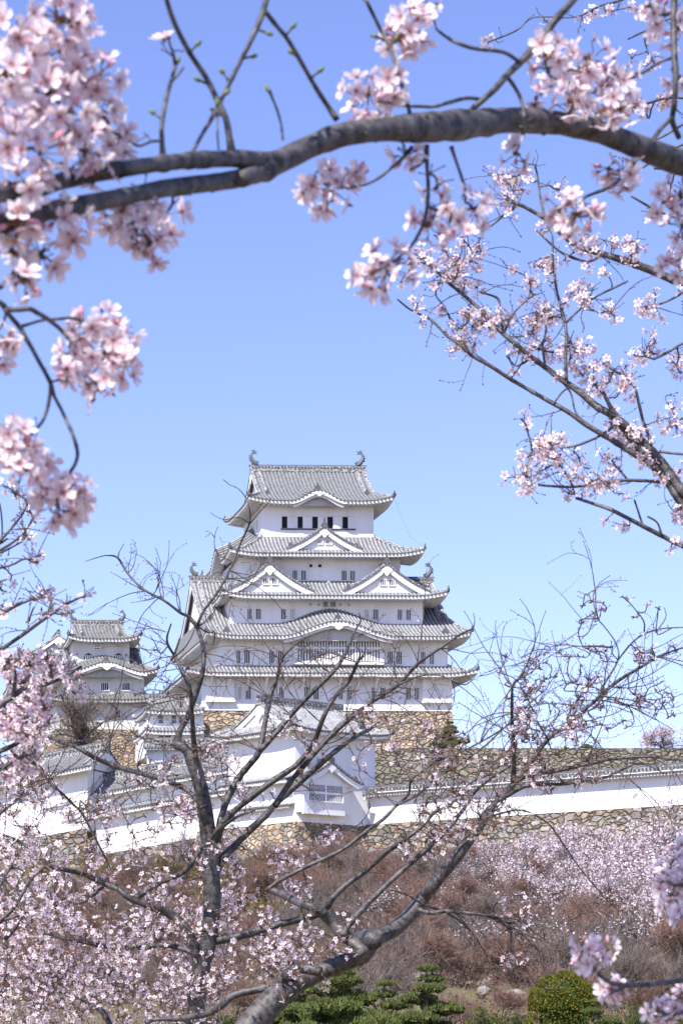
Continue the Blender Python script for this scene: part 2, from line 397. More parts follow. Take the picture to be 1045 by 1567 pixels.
    # hip ridges
    sec = [(-0.2,-0.05),(-0.17,0.22),(-0.08,0.32),(0.08,0.32),(0.17,0.22),(0.2,-0.05)]
    def onigawara(p, d, s=1.0):
        nonlocal rd
        d = Vector((d[0], d[1], 0)).normalized(); n = Vector((-d.y, d.x, 0)); p = Vector(p)
        poly = [(-0.28,-0.1),(-0.30,0.22),(-0.16,0.45),(-0.07,0.52),(0.0,0.85),(0.07,0.52),(0.16,0.45),(0.30,0.22),(0.28,-0.1)]
        rd.prism([tuple(p+n*x*s+Vector((0,0,h*s))) for x, h in poly], tuple(d*0.22*s), 1)
    for cs, ca in (('F','lo'),('F','hi'),('B','lo'),('B','hi')):
        if cs not in sides: continue
        path = []
        for j in range(9):
            w_ = w0+(1-w0)*j/8*0.99; A, B = bounds(cs, w_)
            if w0 > 0 and j == 0: A, B = gl, gr
            path.append(pos(cs, A if ca == 'lo' else B, w_, 0.02))
        e = path[-1]; e2 = path[-2]
        d = (e[0]-e2[0], e[1]-e2[1])
        main_rd = rd
        if w0 == 0: rd = MB(fr)
        rd.sweep(path, sec, 0)
        if orn: onigawara((e[0], e[1], e[2]+0.05), d, 0.8)
        if w0 == 0: hips.append(rd); rd = main_rd
    if w0 > 0:
        # gable slopes' rake ridges and gable ends
        for ue, s_ in ((gl,1),(gr,-1)):
            for cs in 'FB':
                path = [pos(cs, ue+s_*0.15, w0*j/6*1.04, 0.02) for j in range(7)]
                rd.sweep(path, [(-0.2,-0.05),(-0.16,0.2),(0.16,0.2),(0.2,-0.05)], 0)
                path = [pos(cs, ue+s_*1.1, w0*j/6*1.0, 0.02) for j in range(7)]
                rd.sweep(path, [(-0.18,-0.05),(-0.14,0.24),(0.14,0.24),(0.18,-0.05)], 0)
                if orn: onigawara(pos(cs, ue+s_*1.1, w0*1.0, 0.05), (0, -1 if cs == 'F' else 1), 0.95)
                # white bargeboard
                bb = [pos(cs, ue+s_*0.06, w0*j/6, -0.10) for j in range(7)]; bt = [(p[0],p[1],p[2]-0.55) for p in bb]
                poly = bb+bt[::-1]
                ev.prism(poly, (s_*0.18,0,0), 0)
            tri = [pos('F', ue+s_*gin, w0*j/6, -0.06) for j in range(7)][::-1]+[pos('B', ue+s_*gin, w0*j/6, -0.06) for j in range(1,7)]
            ev.prism(tri, (s_*0.2,0,0), 0)
            pz = pos('F', ue, 0, 0)
            ev.prism([(ue-s_*0.02, pz[1]+x, pz[2]+h) for x, h in ((-0.45,-0.6),(-0.55,-1.2),(-0.2,-1.6),(0,-1.9),(0.2,-1.6),(0.55,-1.2),(0.45,-0.6))], (s_*0.12,0,0), 0)
        # main ridge
        zt = zridge or zr
        rd.box(gl-0.05, gr+0.05, v0-0.30, v0+0.30, zr-0.15, zr+0.22, 0)
        rd.box(gl-0.10, gr+0.10, v0-0.24, v0+0.24, zr+0.22, zr+0.60, 0)
        rd.sweep([(gl-0.2, v0, zr+0.60),(gr+0.2, v0, zr+0.60)], [(-0.22,0),(-0.16,0.16),(0,0.22),(0.16,0.16),(0.22,0)], 1)
        n_ = int((gr-gl)/0.42)
        for i in range(n_):
            x = gl+(gr-gl)*(i+0.5)/n_
            rd.box(x-0.09, x+0.09, v0-0.33, v0+0.33, zr+0.28, zr+0.52, 1)
    ro = mb.build(name, [M['pan'], rm, M['dark']], parent)
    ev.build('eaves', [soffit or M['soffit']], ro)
    if rd.v: rd.build('ridge', [M['ridge'], M['dark']], ro)
    for h_ in hips: h_.build('ridge', [M['ridge'], M['dark']], ro)
    return ro, pos

def karahafu(fr, parent, side, c, hw, A, z0, ve, depth, thick=0.5, recess=0.7):
    """the white curved board and the panel under an undulating gable in the front eaves"""
    mb = MB(fr); n = 24
    top = []; 
    for i in range(n+1):
        x = -1+2*i/n; a = c+x*hw; z = z0-0.12+A*bell(x)
        top.append((a, z))
    t2 = thick*0.85
    front = [(a, ve-0.06, z) for a, z in top]
    bot = [(a, ve-0.06, z-thick*(0.75+0.35*bell((a-c)/hw))) for a, z in top]
    mb.prism(front+bot[::-1], (0, 0.25, 0), 0)
    f2 = [(c+(a-c)*0.92, ve+0.22, z0-0.12+A*bell((a-c)*0.92/hw)-thick*1.0) for a, z in top]; b2 = [(a, y, z-0.32) for a, y, z in f2]
    mb.prism(f2+b2[::-1], (0, 0.2, 0), 0)
    pl = [(c+(a-c)*0.85, ve+recess, z0-0.12+A*bell((a-c)*0.85/hw)-thick*0.75) for a, z in top]
    zb = z0-0.5
    mb.prism([(pl[0][0], ve+recess, zb)]+pl+[(pl[-1][0], ve+recess, zb)], (0,0.15,0), 1)
    zt = z0-0.12+A-thick
    s = min(0.85, hw*0.15)
    mb.prism([(c+x*s, ve-0.14, zt+h*s+0.25) for x, h in ((-1.6,0.0),(-1.5,-0.35),(-0.7,-0.45),(-0.45,-0.8),(0,-1.0),(0.45,-0.8),(0.7,-0.45),(1.5,-0.35),(1.6,0.0))], (0,0.2,0), 0)
    return mb.build('curved_gable', [M['soffit'], M['aged']], parent)

def dormer(fr, parent, cu, vf, zp, hw, zf, vb, win=True, ribmat=None, sc_=1.0, wins=((-0.8,0.45),(0.8,0.45)), closed=False):
    """triangular gable set on a roof: ridge runs back from (cu,vf,zp)"""
    mb = MB(fr); n = 7
    K = 0.38
    def rz(q): return zp+(zf-zp)*(q*(1+K*(1-q)))
    for s in (-1, 1):
        rows = []
        for q in range(n+1):
            a = cu+s*hw*q/n; z = rz(q/n)
            rows.append([(a, vf, z), (a, vb, z)])
        mb.grid(rows, 0, flip=(s < 0))
        nv = int((vb-vf-0.3)/0.46)
        for i in range(nv):
            v = vf+0.4+i*0.46; vs = []
            for q in range(n+1):
                a = cu+s*hw*q/n; z = rz(q/n)
                for (x, h) in ((-0.12,0),(-0.07,0.1),(0.07,0.1),(0.12,0)): vs.append((a, v+x, z+h))
            mb.add(vs, [(j*4+c, j*4+c+1, (j+1)*4+c+1, (j+1)*4+c) for j in range(n) for c in range(3)], 1)
    ro = mb.build('gable_roof', [M['pan'], ribmat or M['rib'], M['dark']], parent)
    rd = MB(fr)
    m = int(hw*1.12/0.36)
    for s in (-1, 1):
        path = [(cu+s*hw*q/n, vf+0.1, rz(q/n)) for q in range(n+1)]
        rd.sweep(path, [(-0.22,-0.08),(-0.22,0.12),(0.22,0.12),(0.22,-0.08)], 0, up=(0,0,1))
        path2 = [(cu+s*hw*q/n*0.86, vf+0.62, rz(q/n*0.86)) for q in range(n+1)]
        rd.sweep(path2, [(-0.16,0),(-0.13,0.42),(0.13,0.42),(0.16,0)], 0)
        for i in range(m):
            q = (i+0.5)/m; a = cu+s*hw*q; z = rz(q)
            rd.box(a-0.11, a+0.11, vf-0.14, vf+0.16, z-0.10, z+0.13, 1)
        e = path2[-1]
        rd.prism([(e[0]-0.25, e[1]-0.2, e[2]), (e[0]-0.22, e[1]-0.2, e[2]+0.45), (e[0], e[1]-0.2, e[2]+0.7), (e[0]+0.22, e[1]-0.2, e[2]+0.45), (e[0]+0.25, e[1]-0.2, e[2])], (0,0.35,0), 1)
    rd.box(cu-0.2, cu+0.2, vf, vb, zp-0.05, zp+0.42, 0)
    rd.prism([(cu+x*sc_, vf-0.12, zp+h*sc_) for x, h in ((-0.42,0.0),(-0.45,0.35),(-0.2,0.6),(-0.12,0.7),(-0.08,1.25),(0.08,1.25),(0.12,0.7),(0.2,0.6),(0.45,0.35),(0.42,0.0))], (0,0.3,0), 1)
    rd.build('ridge', [M['ridge'], M['dark']], ro)
    ev = MB(fr)
    for s in (-1, 1):
        bb = [(cu+s*hw*q/n, vf+0.02, rz(q/n)-0.10) for q in range(n+1)]
        bt = [(cu+s*max(0, (hw*q/n)*1.0), vf+0.02, rz(q/n)-0.10-(0.78 if q < n else 0.35)*sc_) for q in range(n+1)]
        poly = bb+bt[::-1]
        ev.prism(poly, (0,0.22,0), 0)
    tri = [(cu-hw*0.97, vf+0.55, zf-0.3)]+[(cu+hw*x, vf+0.55, rz(abs(x))-0.1) for x in [i/8 for i in range(-7,8)]]+[(cu+hw*0.97, vf+0.55, zf-0.3)]
    ev.prism(tri, (0,0.2,0), 1)
    # hanging pendant ornament
    g = 0.75*sc_
    ev.prism([(cu+x*g, vf-0.08, zp-0.55*sc_+h*g) for x, h in ((-0.5,0.1),(-1.0,-0.45),(-0.75,-0.8),(-0.5,-0.75),(-0.3,-1.15),(0,-1.4),(0.3,-1.15),(0.5,-0.75),(0.75,-0.8),(1.0,-0.45),(0.5,0.1))], (0,0.14,0), 0)
    ev.build('bargeboard', [M['plaster'], M['plaster']], ro)
    return ro

def shachi(fr, parent, u, v, z, face, s=1.0):
    """fish ornament standing on its head, tail curling up; face = +1 when the head looks to +u"""
    mb = MB(fr)
    pts = [(0.55,0.05,0.30),(0.30,0.22,0.36),(0.02,0.48,0.33),(-0.22,0.85,0.27),(-0.30,1.2,0.21),(-0.22,1.5,0.15),(-0.02,1.72,0.10)]
    mb.tube([(u+face*a*s, v, z+b*s) for a, b, r in pts], [r*s for a, b, r in pts], 7)
    def fin(pl, th=0.1): mb.prism([(u+face*a*s, v-th/2, z+b*s) for a, b in pl], (0,th,0))
    fin([(-0.1,1.62),(-0.25,2.05),(0.0,1.9),(0.05,2.2),(0.2,1.85),(0.55,1.95),(0.28,1.62),(0.6,1.5),(0.1,1.5)], 0.16)
    fin([(-0.25,0.5),(-0.62,0.62),(-0.42,0.85),(-0.7,1.0),(-0.45,1.12),(-0.62,1.35),(-0.3,1.35),(-0.2,0.9)], 0.08)
    fin([(0.5,0.2),(0.75,0.45),(0.4,0.6),(0.2,0.4)], 0.5)
    return mb.build('fish_ornament', [M['bronze']], parent, smooth=False)

def wallbox(fr, parent, u0, u1, v0, v1, z0, z1, m=None, name='wall', flare=0.0):
    mb = MB(fr)
    mb.add([(u0-flare,v0-flare,z0),(u1+flare,v0-flare,z0),(u1+flare,v1,z0),(u0-flare,v1,z0),(u0,v0,z1),(u1,v0,z1),(u1,v1,z1),(u0,v1,z1)],
           [(0,3,2,1),(4,5,6,7),(0,1,5,4),(1,2,6,5),(2,3,7,6),(3,0,4,7)])
    return mb.build(name, [m or M['plaster']], parent)

def slit_window(fr, parent, u0, u1, v, z0, z1, n=3, closed=False, rail=False, frame=0.10, barw=0.5, side='F'):
    """dark opening with n slits between white plastered bars, set on the wall at v"""
    mb = MB(fr)
    def bx(a0, a1, d0, d1, z0_, z1_, m):
        if side == 'F': mb.box(a0, a1, v-d1, v-d0, z0_, z1_, m)
        else: mb.box(v-d1, v-d0, a0, a1, z0_, z1_, m)
    bx(u0, u1, 0.0, 0.03, z0, z1, 2 if closed else 0)
    W = u1-u0; s = W/(n*(1+barw)+barw*0+0.0)          # slit width; bars barw*s
    bars = n+1; bw = (W-n*s)/(n+1) if (W-n*s) > 0 else 0.05
    for i in range(bars):
        a = u0+i*(s+bw); bx(a, a+bw, 0.03, 0.13, z0, z1, 1)
    bx(u0-frame, u0, 0.0, 0.16, z0-frame, z1+frame, 1); bx(u1, u1+frame, 0.0, 0.16, z0-frame, z1+frame, 1)
    bx(u0, u1, 0.0, 0.16, z1, z1+frame, 1); bx(u0, u1, 0.0, 0.18, z0-frame, z0, 1)
    if rail: zc = (z0+z1)/2; bx(u0, u1, 0.03, 0.15, zc-0.10, zc+0.10, 1)
    return mb.build('window', [M['void'], M['plaster'], M['aged']], parent)

# ================================================================== MAIN KEEP
SK = 0.245
def frK(u, v, z): return (u-SK*v, 300+v+0.03*u, z)
def U(px, v, D0=300): return (px-CX)*(D0+v)/F+SK*v
def Z(py, v, D0=300): return EYE+(HY-py)*(D0+v)/F

keep = empty('castle_keep', frK(0, 10, Z(1088, 0)), 'tall white five-tiered castle keep with grey tiled roofs on tan stone base', 'castle')
def kwall(x0, x1, v0, v1, yb, zt, flare=0.0):
    return wallbox(frK, keep, U(x0,v0), U(x1,v0), v0, v1, Z(yb,v0)-(0 if flare else 1.0), zt, flare=flare)
# storeys: (left px, right px, front v, back v)
S1 = (U(310,0), U(690,0), 0, 21); S2 = (U(338,.5), U(685,.5), .5, 20.5); S3 = (U(352,2), U(647,2), 2, 19)
S4 = (U(366,3.5), U(612,3.5), 3.5, 17.5); S6 = (U(400,5), U(571.5,5), 5, 16)
e1 = (U(287,-2.3), U(731,-2.3), -2.3, 23.3); z1e = Z(1030,-2.3)
e2 = (U(316,-2.1), U(722,-2.1), -2.1, 23); z2e = Z(973,-2.1)
e3 = (U(340,-.4), U(686,-.4), -.4, 21.4); z3e = Z(911,-.4)
e4 = (U(352,1.1), U(650,1.1), 1.1, 19.9); z4e = Z(846.5,1.1)
e5 = (U(381,2.7), U(603,2.7), 2.7, 18.3); z5e = Z(766,2.7)
mb = MB(frK); zb = Z(1088,0)
mb.add([(S1[0]-.15,-.15,zb),(S1[1]+.15,-.15,zb),(S1[1]+.15,21,zb),(S1[0]-.15,21,zb),(S1[0],0,zb+1.6),(S1[1],0,zb+1.6),(S1[1],21,zb+1.6),(S1[0],21,zb+1.6)],
       [(0,3,2,1),(0,1,5,4),(1,2,6,5),(2,3,7,6),(3,0,4,7)])
mb.box(S1[0], S1[1], 0, 21, zb+1.6, z1e-0.05)
# projecting stone-drop bays and their rain ledges
for (a, b) in ((315,358),(645,690)):
    mb.box(U(a,0), U(b,0), -0.55, 0.01, Z(1073,-.5), z1e-0.05)
    mb.box(U(a,0)-.05, U(b,0)+.08, -0.72, 0.0, Z(1075,-.5), Z(1072.5,-.5), 0)
for px in range(322, 690, 28): # eave brackets
    mb.box(U(px,0)-.12, U(px,0)+.12, -1.5, -0.02, z1e-0.75, z1e-0.35)
    mb.prism([(U(px,0)-.12, 0, z1e-0.7),(U(px,0)-.12, -1.3, z1e-0.7),(U(px,0)-.12, 0, z1e-2.0)], (.24,0,0))
mb.build('wall', [M['plaster']], keep)
wallbox(frK, keep, *S2, Z(1024,.5), z2e-0.05); wallbox(frK, keep, *S3, Z(965,2), z3e-0.05)
wallbox(frK, keep, *S4, Z(900,3.5), z4e-0.05); 
wallbox(frK, keep, *S6, Z(832,5), z5e-0.02)

roof(frK, keep, S2, e1, Z(1019.5,.5), z1e, wallrect=S1, upt=0.55, name='roof')
c2 = U(518, -2.1); 
roof(frK, keep, (0,0,10.5,10.5), e2, Z(891,10.5), z2e, w0=0.60, ends=(-17.3, 14.6), bumps=(('F', c2, 7.4, 1.9, 'full'),), wallrect=S2, upt=0.6, k=0.40)
karahafu(frK, keep, 'F', c2, 7.4, 1.9, z2e, -2.1, 3, thick=0.44, recess=1.0)
roof(frK, keep, S4, e3, Z(889.5,3.5), z3e, wallrect=S3, upt=0.6)
c4l = (e4[2]+e4[3])/2
roof(frK, keep, S6, e4, Z(822,5), z4e, wallrect=S4, upt=0.6, bumps=(('L', c4l, 4.2, 2.3, 'full'),('R', c4l, 4.2, 2.3, 'full')))
c5 = U(488.5, 2.7)
roof(frK, keep, (0,0,10.5,10.5), e5, Z(721,10.5), z5e, w0=0.66, ends=(U(386,10.5)-.2, U(556,10.5)+.2), bumps=(('F', c5, 3.5, 1.35, 0.45),), wallrect=S6, upt=0.6, k=0.42, ribmat=M['rib_grey'])
karahafu(frK, keep, 'F', c5, 3.5, 1.35, z5e, 2.7, 2, thick=0.42, recess=0.9)
# triangular gables
dormer(frK, keep, U(413,.4), 0.4, Z(862,.4), 5.75, Z(905,.4), 6)
dormer(frK, keep, U(592,.4), 0.4, Z(862,.4), 5.55, Z(904,.4), 6)
dormer(frK, keep, U(496.5,1.9), 1.9, Z(806,1.9), 4.95, Z(840,1.9), 7, sc_=0.9)
# fish and onigawara ornaments
zr5 = Z(721,10.5)+0.7
shachi(frK, keep, U(388,10.5), 10.5, zr5, 1, 1.0); shachi(frK, keep, U(552,10.5), 10.5, zr5, -1, 1.0)
zr2 = Z(891,10.5)+0.7
shachi(frK, keep, -16.9, 10.5, zr2, 1, 0.9); shachi(frK, keep, 14.1, 10.5, zr2, -1, 0.95)
def finial(u, v, z, s=1.0, fr=frK, parent=keep):
    mb = MB(fr)
    mb.prism([(u+x*s, v, z+h*s) for x, h in ((-0.62,0),(-0.6,0.2),(-0.38,0.35),(-0.42,0.6),(-0.15,0.85),(0,1.25),(0.15,0.85),(0.42,0.6),(0.38,0.35),(0.6,0.2),(0.62,0))], (0,0.5*s,0))
    mb.build('ridge_end_tile', [M['dark']], parent)
finial(c5, 3.3, z5e+1.35+0.1, 0.85)
finial(c2+.1, -1.6, z2e+1.9+0.12, 0.9)
finial(U(347,-1.2), -1.3, z2e+0.35, 0.85); finial(U(682,-1.2), -1.3, z2e+0.35, 0.9)
# windows
def kwin(x0, x1, y0, y1, v, **k): return slit_window(frK, keep, U(x0,v), U(x1,v), v, Z(y1,v), Z(y0,v), **k)
for x0, x1 in ((364,370.5),(375.5,384.5),(413,420),(427,435),(465,473.5),(479,488),(517.5,525),(530,538),(568,576),(581,590),(620.5,628.5),(633.5,641.5)):
    kwin(x0, x1, 1052, 1070.5, 0, n=3, closed=(x0 == 364))
for x0, x1 in ((362,368.5),(373.5,383),(411.5,420),(425,434.5),(592,601),(606,615),(643,651),(656.5,664)):
    kwin(x0, x1, 997, 1016, .5, n=3)
for x0, x1, c in ((378.5,386,0),(391,400,0),(429.5,438,0),(443.5,452,1),(557,565,1),(570,579,0),(607.5,615.5,0),(620.5,628.5,0)):
    kwin(x0, x1, 932.5, 948.5, 2, n=3, closed=bool(c))
for x0, x1 in ((493.5,502),(505,514)): kwin(x0, x1, 921, 929.5, 2, n=4)
for x0, x1 in ((447,455),(460,468.5),(522,530.5),(535,543.5)): kwin(x0, x1, 873.5, 888.5, 3.5, n=3)
for x0, x1 in ((485,494),(495.5,505.5)): kwin(x0, x1, 848.5, 854.5, 3.5, n=4)
for x0, x1 in ((472,479),(485.5,493)): kwin(x0, x1, 864, 868.5, 3.5, n=1, frame=0.05)
for cx, y0, y1, n in ((413,886.5,894.5,3),(592,887,895.5,3)):
    for dx in (-10.5, 3): kwin(cx+dx, cx+dx+8.5, y0, y1, 0.95, n=n)
for dx in (-12, 2): kwin(496.5+dx, 496.5+dx+9, 826, 832.5, 2.45, n=3, closed=True)
# top floor: sliding shutters
mb = MB(frK); v = 5
for x0, x1 in ((431.5,439.5),(455.5,463),(478,486),(501,509),(524,532)):
    mb.box(U(x0,v), U(x1,v), v-0.03, v, Z(808.5,v), Z(791,v), 0)
    mb.box(U(x1,v)+0.03, U(x1,v)+0.03+0.95, v-0.10, v, Z(809,v), Z(791,v), 1)
mb.box(U(431,v)-0.1, U(544,v), v-0.16, v, Z(811,v), Z(809.4,v), 2)
mb.box(U(431,v)-0.1, U(544,v), v-0.08, v, Z(790.4,v), Z(790,v), 1)
mb.build('sliding_shutters', [M['void'], M['plaster'], M['wood']], keep)
for a in (6.6, 8.4, 10.2): slit_window(frK, keep, a, a+0.9, S6[0], Z(812,5), Z(792,5), n=1, side='L')
# projecting lattice window of the second storey
mb = MB(frK); v = .5; a0, a1 = U(453,v), U(579.5,v); zt, zbm = Z(974,v), Z(1013,v)
mb.box(a0-.45, a1+.45, v-.8, v, Z(1018,v), zbm, 1); mb.box(a0-.45, a0, v-.8, v, zbm, zt, 1); mb.box(a1, a1+.45, v-.8, v, zbm, zt, 1)
mb.box(a0-.45, a1+.45, v-.8, v, zt, zt+.55, 1); mb.box(a0, a1, v-.42, v, zbm, zt, 0)
n = 30
for i in range(n+1):
    x = a0+(a1-a0)*i/n; mb.box(x-.10, x+.10, v-.72, v-.58, zbm, zt, 1)
zc = (zt+zbm)/2+.05; mb.box(a0, a1, v-.76, v-.44, zc-.12, zc+.12, 1)
mb.build('lattice_window', [M['void'], M['plaster']], keep)
# round crest pads and loopholes on the plaster
mb = MB(frK)
for x in (475,488,521,534): mb.box(U(x,2)-.17, U(x,2)+.17, 1.96, 2, Z(927.5,2), Z(923.5,2))
for x in (446,575): mb.box(U(x,2)-.01, U(x,2)+.01, 1.97, 2, Z(927.5,2), Z(925,2))
for x, y in ((333,957),(640,948),(503,889),(611,1067),(625,1079),(655,1079),(395,1079),(440,1010)): mb.box(U(x,.4)-.14, U(x,.4)+.14, -0.2 if y > 1060 else .45, .5, Z(y+1.6,0), Z(y-1.2,0))
mb.build('loophole', [M['aged']], keep)

# keep's stone base
def stone_block(fr, name, label, u0, u1, v0, v1, zt, zb_, spread, m, cat='stone wall', curve=1.6, n=7, loc=None, mats=None):
    mb = MB(fr); rows = []
    for i in range(n+1):
        q = i/n; s = spread*q**curve; z = zt-(zt-zb_)*q
        rows.append([(u0-s,v1+s,z),(u0-s,v0-s,z),(u1+s,v0-s,z),(u1+s,v1+s,z)])
    mb.grid(rows, 0)
    mb.add([(u0,v0,zt),(u1,v0,zt),(u1,v1,zt),(u0,v1,zt)], [(0,1,2,3)])
    o = mb.build(name, [m], loc=fr((u0+u1)/2, (v0+v1)/2, zb_)); return tag(o, label, cat)
zt1 = Z(1089.5,0); ztr = Zp(1152, 288)
stone_block(frK, 'stone_base', 'tan stone base flaring out under the tall white keep', S1[0]-.15, S1[1]+.1, -.15, 21.2, zt1, ztr-3, 2.6, M['stone_tan'])
def frI(u, v, z): return (u, v, z)
stone_block(frI, 'terrace_wall', 'grey-brown stone terrace wall below the keep, right of the turret', Xp(556,283), Xp(1330,283), 283, 289.2, ztr, 20, 1.5, M['stone_gray'])
tb = MB(frI)
tb.add([(Xp(560,286),285.0,ztr-.05),(80,285.0,ztr-.05),(80,420,ztr-.05),(-90,420,ztr-.6),(-90,303,ztr-.6),(Xp(300,299),303,ztr-.6)],[(0,1,2,3,4,5)])
tag(tb.build('upper_terrace_ground', [M['soil']]), kind='structure')

# ================================================================== SMALL KEEPS AND CORRIDOR behind, left
def frS(u, v, z): return (u-SK*v, 330+v+0.03*u, z)
small = empty('small_keep', frS(-33, 6, Z(1115,0,330)), 'smaller white three-tiered keep with bell-shaped windows, left of the tall keep', 'castle keep')
def U3(px, v): return U(px, v, 330)
def Z3(py, v): return Z(py, v, 330)
w1 = (U3(88,0), U3(224,0), 0, 13); w2 = (U3(104,1), U3(222,1), 1, 12); w3 = (U3(113,2.6), U3(199.5,2.6), 2.6, 10.4)
q1 = (U3(80,-1.6), U3(245,-1.6), -1.6, 14.6); q2 = (U3(93,-1), U3(243,-1), -1, 14); q3 = (U3(107,.8), U3(217,.8), .8, 12.2)
so_ = M['aged']
wallbox(frS, small, *w1, Z3(1118,0), Z3(1071,-1.6), M['plaster_old']); wallbox(frS, small, *w2, Z3(1068,1), Z3(1031,-1)-.05, M['plaster_old']); wallbox(frS, small, *w3, Z3(1030,2.6), Z3(979,.8)-.05, M['plaster_old'])
roof(frS, small, w2, q1, Z3(1063,1), Z3(1071.5,-1.6), wallrect=w1, upt=.45, ribmat=M['rib_old'], soffit=so_)
cS = U3(165,-1)
roof(frS, small, (0,0,6.5,6.5), q2, Z3(1001,6.5), Z3(1031,-1), w0=.5, ends=(U3(98,6.5), U3(213,6.5)), bumps=(('F', cS, 5.6, 1.5, 'full'),), wallrect=w2, upt=.55, ribmat=M['rib_old'], soffit=M['soffit'])
karahafu(frS, small, 'F', cS, 5.6, 1.5, Z3(1031,-1), -1, 2, thick=.45, recess=.8)
roof(frS, small, (0,0,6.5,6.5), q3, Z3(959,6.5), Z3(979,.8), w0=.66, ends=(U3(111,6.5), U3(190,6.5)), wallrect=w3, upt=.55, ribmat=M['rib_old'], soffit=M['soffit'])
shachi(frS, small, U3(189,6.5), 6.5, Z3(959,6.5)+.6, -1, .8); shachi(frS, small, U3(113,6.5), 6.5, Z3(959,6.5)+.6, 1, .8)
finial(cS, -.6, Z3(1031,-1)+1.6, .8, frS, small)
for px in (133, 178.5):                                    # bell-shaped windows
    mb = MB(frS); c = U3(px+4,2.6); v = 2.6; zb_, zt_ = Z3(1017,v), Z3(1001.5,v)
    sh = [(-.72,0),(-.62,.5),(-.52,.85),(-.2,.97),(0,1.03),(.2,.97),(.52,.85),(.62,.5),(.72,0)]
    mb.prism([(c+x*.98, v-.06, zb_+h*(zt_-zb_)) for x, h in sh], (0,.05,0), 2)
    mb.prism([(c+x*.80, v-.08, zb_+h*(zt_-zb_)*.9) for x, h in sh], (0,.05,0), 0)
    for i in range(4): x = c-.38+.76*i/3; mb.box(x-.07, x+.07, v-.12, v-.07, zb_, zb_+(zt_-zb_)*.82, 1)
    mb.box(c-.85, c+.85, v-.16, v, zb_-.1, zb_, 2); mb.build('bell_window', [M['void'], M['plaster'], M['wood']], small)
def swin(x0, x1, y0, y1, v, **k): return slit_window(frS, small, U3(x0,v), U3(x1,v), v, Z3(y1,v), Z3(y0,v), **k)
swin(146,155,989.5,995.5,2.6,n=3,rail=True)
for a in (122,155.5,188): swin(a,a+12.5,1047,1058,1,n=4)
for a in (154.5,172.5): swin(a,a+12.5,1033,1036.5,1,n=1)
swin(176,186,1088,1100,0,n=4); swin(124,134,1088,1100,0,n=4)
wallbox(frS, small, U3(203,0), U3(222,0), -.5, .01, Z3(1099,0), Z3(1086,0))
stone_block(frS, 'stone_base', 'brownish stone base under the smaller white keep, behind the bare grey tree', w1[0]-.1, w1[1]+.1, -.12, 13, Z3(1117.5,0), ztr-2, 1.6, M['stone_tan'])

def frN(u, v, z): return (-41.5-v-SK*u, 345+u, z)          # the left keep: gable end towards the camera
leftk = empty('rear_keep', frN(5, 0, 42), 'half-hidden small keep with its gable facing front, at the far left behind blossoms', 'castle keep')
zz = lambda y: Z(y, 0, 345)
wallbox(frN, leftk, 0, 9, -4.3, 4.1, zz(1062), zz(1006)-.05, M['plaster_old'])
roof(frN, leftk, (0,0,-.1,-.1), (-1.6,10.6,-6,5.8), zz(971), zz(1005), w0=.72, ends=(0.3,8.7), wallrect=(0,9,-4.3,4.1), upt=.5, ribmat=M['rib_old'])
wallbox(frN, leftk, -1.5, 12, -6.5, 6, 36, zz(1055), M['plaster_old']); 
roof(frN, leftk, (0,9,-4.3,4.1), (-3,12.8,-8,7.6), zz(1046), zz(1056), wallrect=(-1.5,12,-6.5,6), upt=.5, ribmat=M['rib_old'])
slit_window(frN, leftk, -1.0, -.2, -.02, zz(1034), zz(1022), n=1, side='L')

def frC(u, v, z): return (u-SK*v, 297+v+0.03*u, z)
corr = empty('connecting_corridor', frC(-22, 3, 36), 'two-storey white connecting corridor between the small keep and the tall keep', 'corridor')
UC = lambda px, v: U(px, v, 297); ZC = lambda py, v: Z(py, v, 297)
r1 = (UC(227,0), UC(312,0), 0, 7); 
wallbox(frC, corr, *r1, ZC(1122,0), ZC(1088,-1)-.02); wallbox(frC, corr, r1[0]-.4, r1[1], -.5, 7, ZC(1160,0), ZC(1119,-1))
roof(frC, corr, (0,0,3.5,3.5), (UC(223,-1), UC(313,-1), -1, 8), ZC(1072,3.5), ZC(1089,-1), w0=.5, ends=(r1[0]+.6, r1[1]-.5), wallrect=r1, upt=.25, rs=.44, ribmat=M['rib_old'], orn=False)
roof(frC, corr, r1, (UC(223,-1.5), UC(313,-1.5), -1.5, 8), ZC(1113.5,0), ZC(1120,-1.5), wallrect=(r1[0]-.4, r1[1], -.5, 7), upt=.2, rs=.44, orn=False)
for (a, b, y0, y1, v) in ((243.5,250,1096,1108,0),(263.5,270,1096,1108,0),(274.5,280,1096,1108,0),(243.5,251,1127,1134.5,-.5),(254,261.5,1127,1134.5,-.5)):
    mb = MB(frC); u0, u1, z0, z1 = UC(a,v), UC(b,v), ZC(y1,v), ZC(y0,v)
    mb.box(u0, u1, v-.03, v, z0, z1, 0)
    for i in range(4): x = u0+(u1-u0)*i/3; mb.box(x-.04, x+.04, v-.08, v-.03, z0, z1, 1)
    mb.box(u0, u1, v-.09, v-.03, (z0+z1)/2-.07, (z0+z1)/2+.07, 1)
    mb.build('window', [M['void'], M['aged']], corr)

